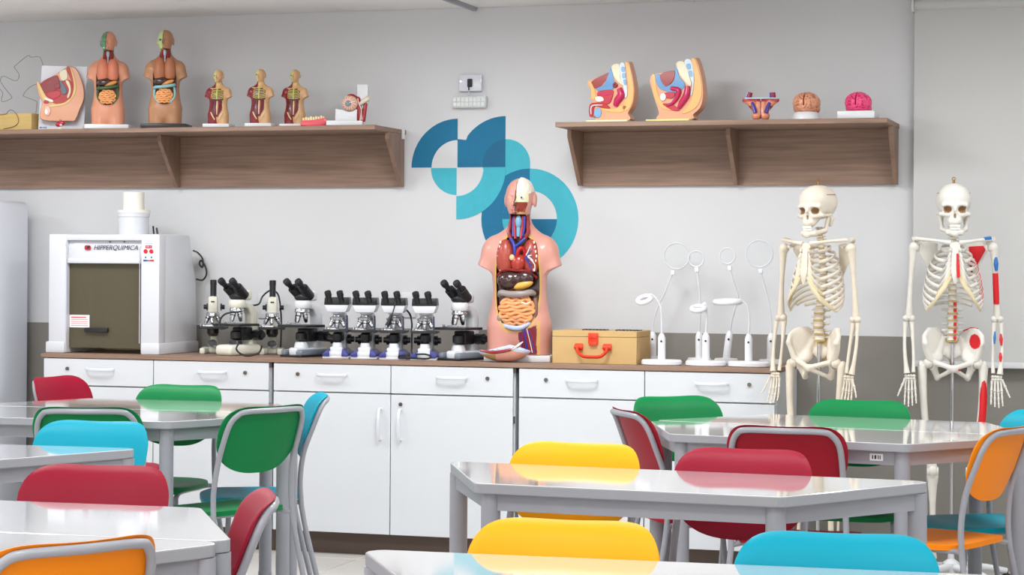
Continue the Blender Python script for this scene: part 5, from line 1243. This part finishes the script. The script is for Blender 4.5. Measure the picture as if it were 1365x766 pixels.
def skeleton(label, px, Y, rz, k, bone, marks):
    v = at_y(px, 500, Y); t = thing('skeleton_model', label, 'skeleton', (v.x, Y, 0), rz, 'standing skeleton models'); t.scale = (k, k, k)
    base_c = (218, 214, 206) if marks else (220, 210, 194)
    mb = m_bone_paint
    rules = bcol(base_c, (156, 124, 92))
    sk = part('skull', raw_mesh('skull', SKULL_V, 1., rules, mb), None, t)
    md = part('mandible', raw_mesh('mandible', MAND_V, 1., lay(base_c), mb), None, t)
    m_t = M('skeleton_tooth', (244, 240, 228), .3)
    for i in range(-4, 5):
        a = i * .17; x, y = .0265 * math.sin(a) * 1.02, -.054 - .0275 * math.cos(a)
        part('tooth', move(rot(box(-.0026, .0026, -.003, .003, 0, .010, .001, 1), 'Z', math.degrees(a) * .8), (x, y, 1.4585)), m_t, sk)
        part('tooth', move(rot(box(-.0024, .0024, -.003, .003, 0, .009, .001, 1), 'Z', math.degrees(a) * .8), (x * .95, y * .97 + .001, 1.448)), m_t, md)
    part('skull_seam', tube([(.0655 * math.cos(2 * math.pi * i / 40), .014 + .0835 * math.sin(2 * math.pi * i / 40), 1.598 + .003 * math.sin(2 * math.pi * i / 40)) for i in range(40)], .0016, 5, closed=True), m_seam, sk)
    part('hook', cat(cyl((0, .012, 1.635), (0, .012, 1.652), .005), torus((0, .012, 1.656), .006, .0022, 'y', 14, 6)), m_brass, t)
    # spine
    vb = mesh('vertebra', vertebra_geo(), bone); dm_ = mesh('disc', lathe([(.9, -.5), (1.0, 0), (.9, .5)], 14), m_disc)
    def spine_y(z): return float(np.interp(z, [.98, 1.06, 1.13, 1.26, 1.38, 1.46], [.040, .020, .030, .062, .040, .022]))
    zs = list(np.linspace(1.462, 1.405, 6)) + list(np.linspace(1.390, 1.150, 12)) + list(np.linspace(1.124, 1.012, 5))
    for i, z in enumerate(zs):
        r, h = (.0125, .010) if i < 6 else ((.0135 + .0004 * (i - 6), .0165) if i < 18 else (.0225, .0215))
        o = part('vertebra', vb, None, t); o.location = (0, spine_y(z), z); o.scale = (r, r, h)
        o = part('disc', dm_, None, t); o.location = (0, spine_y(z - h * .62), z - h * .62); o.scale = (r * 1.02, r * 1.02, h * .32)
        if marks and i >= 17:
            part('muscle_mark', box(.002, .014, -.026, -.018, -.007, .007, .001, 1), m_mred, t); q = [c for c in t.children if c.name.startswith('muscle_mark')]
            marks_q.append((z, spine_y(z)))
    for c_, (z, y) in zip([c for c in t.children if c.name.startswith('muscle_mark')], marks_q): c_.location = (.0, y - r * .0, z)
    marks_q.clear()
    # ribs
    W_ = [.048, .074, .090, .100, .107, .113, .117, .119, .118, .113, .102, .085]; DR = [.028, .048, .064, .078, .090, .100, .108, .112, .112, .108, .070, .045]
    FR = [.055, .068, .078, .086, .092, .096, .098, .098, .096, .090, .06, .03]; TM = [150, 152, 152, 151, 149, 146, 142, 132, 122, 112, 84, 62]
    for i in range(12):
        zb = 1.388 - i * .0212; prev = None
        for s_ in (-1, 1):
            P_ = []
            for a in np.linspace(8, TM[i], 12):
                ar = R(a); c_ = math.cos(ar); P_.append((s_ * W_[i] * math.sin(ar) ** .85, .012 + (.062 * c_ if c_ > 0 else FR[i] * c_), zb - DR[i] * (1 - c_) / 2))
            rb = part('rib', tube(P_, [.0042, .0048, .0052, .0055], 8, flat=(1.35, .6), upv=(0, 0, 1)), bone, t)
            e = P_[-1]
            if i < 7: tgt = (s_ * .016, -.086 - .002 * i, 1.376 - i * .0195)
            elif i < 10: tgt = (s_ * (.022 + .012 * (i - 7)), -.097 + .004 * (i - 7), 1.250 - .014 * (i - 7))
            else: tgt = None
            if tgt: part('costal_cartilage', tube(spline([e, ((e[0] + tgt[0]) / 2, min(e[1], tgt[1]) - .006, (e[2] + tgt[2]) / 2 - .006), tgt], 4), .0052, 8, flat=(1.3, .6), upv=(0, 0, 1)), bone if i < 5 else m_cart, rb)
            if marks and s_ > 0 and 2 <= i <= 9: part('muscle_mark', tube([(x * 1.004, y - .003, z + .005) for x, y, z in P_[5:10]], .0016, 5), m_mred, rb)
    st_ = part('sternum', tube(spline([(0, -.078, 1.397), (0, -.083, 1.375), (0, -.092, 1.35), (0, -.099, 1.29), (0, -.102, 1.255), (0, -.100, 1.232)], 4), [.022, .021, .013, .0155, .017, .010, .004], 10, flat=(.32, 1), upv=(0, 1, 0)), bone, t)
    if marks: part('muscle_mark', tube([(.008, -.093, 1.352), (.010, -.1035, 1.30), (.012, -.108, 1.258)], [.005, .0065, .006], 8), m_mred, st_)
    for s_ in (-1, 1):
        cl = part('clavicle', tube(spline([(s_ * .018, -.078, 1.396), (s_ * .06, -.074, 1.402), (s_ * .105, -.040, 1.408), (s_ * .150, -.012, 1.412)], 4), [.010, .0065, .0065, .008], 8), bone, t)
        def blade(pts, y0, y1): return rot(prism([(s_ * x, z) for x, z in pts], -y1, -y0, 'xz', .0015, 1), 'Z', -s_ * 18, (s_ * .1, .07, 0))
        sc = part('scapula', cat(blade([(.055, 1.392), (.100, 1.402), (.142, 1.392), (.146, 1.372), (.112, 1.315), (.075, 1.248), (.064, 1.262), (.058, 1.33)], .068, .074), tube(spline([(s_ * .06, .092, 1.36), (s_ * .11, .080, 1.385), (s_ * .155, .03, 1.413), (s_ * .158, .0, 1.412)], 4), [.005, .007, .009, .008], 8), tube([(s_ * .13, .035, 1.39), (s_ * .125, -.01, 1.385)], .007, 8)), bone, t)
        if marks and s_ > 0:
            part('muscle_mark', blade([(.066, 1.382), (.128, 1.386), (.134, 1.368), (.108, 1.32), (.076, 1.27), (.068, 1.33)], .064, .0675), m_mred, sc)
            part('muscle_mark', tube([(.118, -.034, 1.413), (.145, -.017, 1.416)], [.007, .008], 8), m_mblue, cl)
        hu = part('humerus', cat(longbone((s_ * .160, .006, 1.372), (s_ * .176, .018, 1.090), [.019, .0135, .0105, .0098, .0105, .013, .017], (s_ * .002, 0, 0)), ball((s_ * .156, .006, 1.378), (.022, .021, .022)), ball((s_ * .165, .016, 1.089), (.016, .014, .015)), ball((s_ * .187, .014, 1.089), (.014, .013, .014))), bone, t)
        if marks and s_ > 0:
            part('muscle_mark', longbone((s_ * .1665, .0045, 1.275), (s_ * .1725, .012, 1.150), [.0115, .0122, .0122, .0118]), m_mred, hu)
            part('muscle_mark', longbone((s_ * .1665, -.002, 1.340), (s_ * .170, -.002, 1.285), [.006, .010, .006]), m_mblue, hu)
        ra_ = part('radius', longbone((s_ * .190, .008, 1.074), (s_ * .184, -.030, .868), [.0105, .0072, .0066, .0072, .0085, .013], (s_ * .006, 0, 0)), bone, t)
        ul = part('ulna', cat(longbone((s_ * .166, .024, 1.082), (s_ * .158, -.024, .872), [.0145, .0098, .0070, .0064, .0064, .008], (-s_ * .004, 0, 0)), ball((s_ * .170, .030, 1.092), (.014, .014, .016))), bone, t)
        if marks and s_ > 0:
            for z0, z1 in ((1.03, .985), (.955, .92)): part('muscle_mark', longbone((s_ * (.189 if z0 > 1 else .187), .000 - (.03 * (1.07 - z0) / .2), z0), (s_ * (.190 if z0 > 1 else .186), -.008 - (.03 * (1.07 - z1) / .2), z1), [.004, .0075, .004]), m_mred, ra_)
            part('muscle_mark', longbone((s_ * .166, .008, 1.04), (s_ * .164, -.004, .99), [.003, .006, .003]), m_mblue, ul)
        hn = part('hand', cat(*[ball((s_ * (.156 + .0105 * j), -.032 + .003 * (j % 2), .858 - .011 * r_), (.0068, .0068, .0066), 8, 6) for j in range(4) for r_ in range(2)]), bone, t)
        for j in range(4):
            part('finger', hand_finger(s_ * (.153 + .0118 * j), .842, (.098, .108, .112, .104)[j], s_ * (-.10 + .065 * j) * .6), bone, hn)
        part('thumb', hand_finger(s_ * .192, .848, .080, s_ * .42, -.038), bone, hn)
        fe = part('femur', cat(longbone((s_ * .122, .004, .895), (s_ * .078, .0, .478), [.020, .0165, .0142, .0135, .0138, .016, .022], (s_ * .010, -.012, 0)), tube([(s_ * .098, -.002, .908), (s_ * .122, .004, .888)], [.014, .016], 12), ball((s_ * .097, -.003, .909), (.0215, .0215, .0215)), tube([(s_ * .055, .004, .468), (s_ * .100, .004, .468)], [.021, .020], 14), ball((s_ * .124, .006, .900), (.015, .017, .020))), bone, t)
        if marks and s_ > 0: part('muscle_mark', longbone((s_ * .121, -.006, .855), (s_ * .098, -.016, .56), [.009, .0155, .0150, .0150, .013], (s_ * .008, -.006, 0)), m_mred, fe)
        part('patella', ball((s_ * .078, -.030, .475), (.018, .009, .020)), bone, t)
        part('tibia', cat(longbone((s_ * .078, .0, .446), (s_ * .074, .012, .118), [.024, .0165, .0125, .0115, .0115, .012, .017], (0, -.006, 0)), tube([(s_ * .056, .002, .444), (s_ * .100, .002, .444)], [.018, .018], 12)), bone, t)
        part('fibula', longbone((s_ * .104, .018, .425), (s_ * .096, .020, .108), [.009, .0055, .005, .0055, .0085]), bone, t)
        ft = part('foot', cat(ball((s_ * .080, .050, .085), (.020, .028, .022)), ball((s_ * .080, .012, .098), (.022, .022, .018)), ball((s_ * .080, -.022, .086), (.026, .020, .013))), bone, t)
        for j in range(5):
            x0 = s_ * (.060 + .010 * j); part('toe', cat(tube([(x0, -.034, .084), (x0 + s_ * (j - 1.5) * .004, -.095 + .006 * j, .066)], [.006, .0052], 8), tube([(x0 + s_ * (j - 1.5) * .004, -.097 + .006 * j, .065), (x0 + s_ * (j - 1.5) * .006, -.142 + .011 * j, .058)], [.0055, .0042], 8)), bone, ft)
    pc = base_c
    prules = lay(pc, (lambda x, y, z: (np.abs(x) < .04) & (y > .04), (206, 184, 138))) if not marks else lay(pc, (lambda x, y, z: (((x - .094) / .022) ** 2 + ((z - .998) / .030) ** 2 < 1) & (y < .045), (206, 20, 30)), (lambda x, y, z: (x > .0) & (np.abs(z - .885 - .12 * (x - .03)) < .004) & (x > .02) & (x < .07) & (y < -.01), (206, 20, 30)), (lambda x, y, z: (np.abs(x) < .03) & (y > .045), (206, 184, 138)))
    pv = part('pelvis', raw_mesh('pelvis', PEL_V, 1., prules, mb), None, t)
    pv.scale = (.92, 1, 1)
    if marks: part('muscle_mark', tube([(.050, .052, 1.038), (.080, .036, 1.051), (.108, .012, 1.050)], [.004, .004, .003], 8), m_mred, pv)
    # stand
    part('pole', cat(cyl((0, .028, .09), (0, .028, .985), .0085), ), m_chrome, t)
    sb = part('stand', cat(lathe([(.035, .055), (.035, .10), (.014, .115), (.012, .14)], 24, (0, .028, 0)), *[tube([(0, .028, .085), (.15 * math.cos(a), .028 + .15 * math.sin(a), .078), (.24 * math.cos(a), .028 + .24 * math.sin(a), .062)], [.017, .015, .012], 10) for a in [R(90 + 72 * j) for j in range(5)]]), m_whitep, t)
    for j in range(5):
        a = R(90 + 72 * j); part('caster', cat(move(rot(lathe([(.022, -.012), (.026, -.008), (.026, .008), (.022, .012)], 18), 'X', 90), (.24 * math.cos(a), .028 + .24 * math.sin(a), .026)), cyl((.24 * math.cos(a), .028 + .24 * math.sin(a), .045), (.24 * math.cos(a), .028 + .24 * math.sin(a), .066), .007)), m_black, sb)
    return t
marks_q = []
skeleton('cream skeleton model beside the cabinet end, skull turned left', 1087, 8.66, face_cam(1087) - R(30), .99, m_bone, False)
skeleton('white skeleton model with red painted muscle marks, at right before the blind', 1270, 8.74, face_cam(1270) + R(4), .995, m_boneW, True)
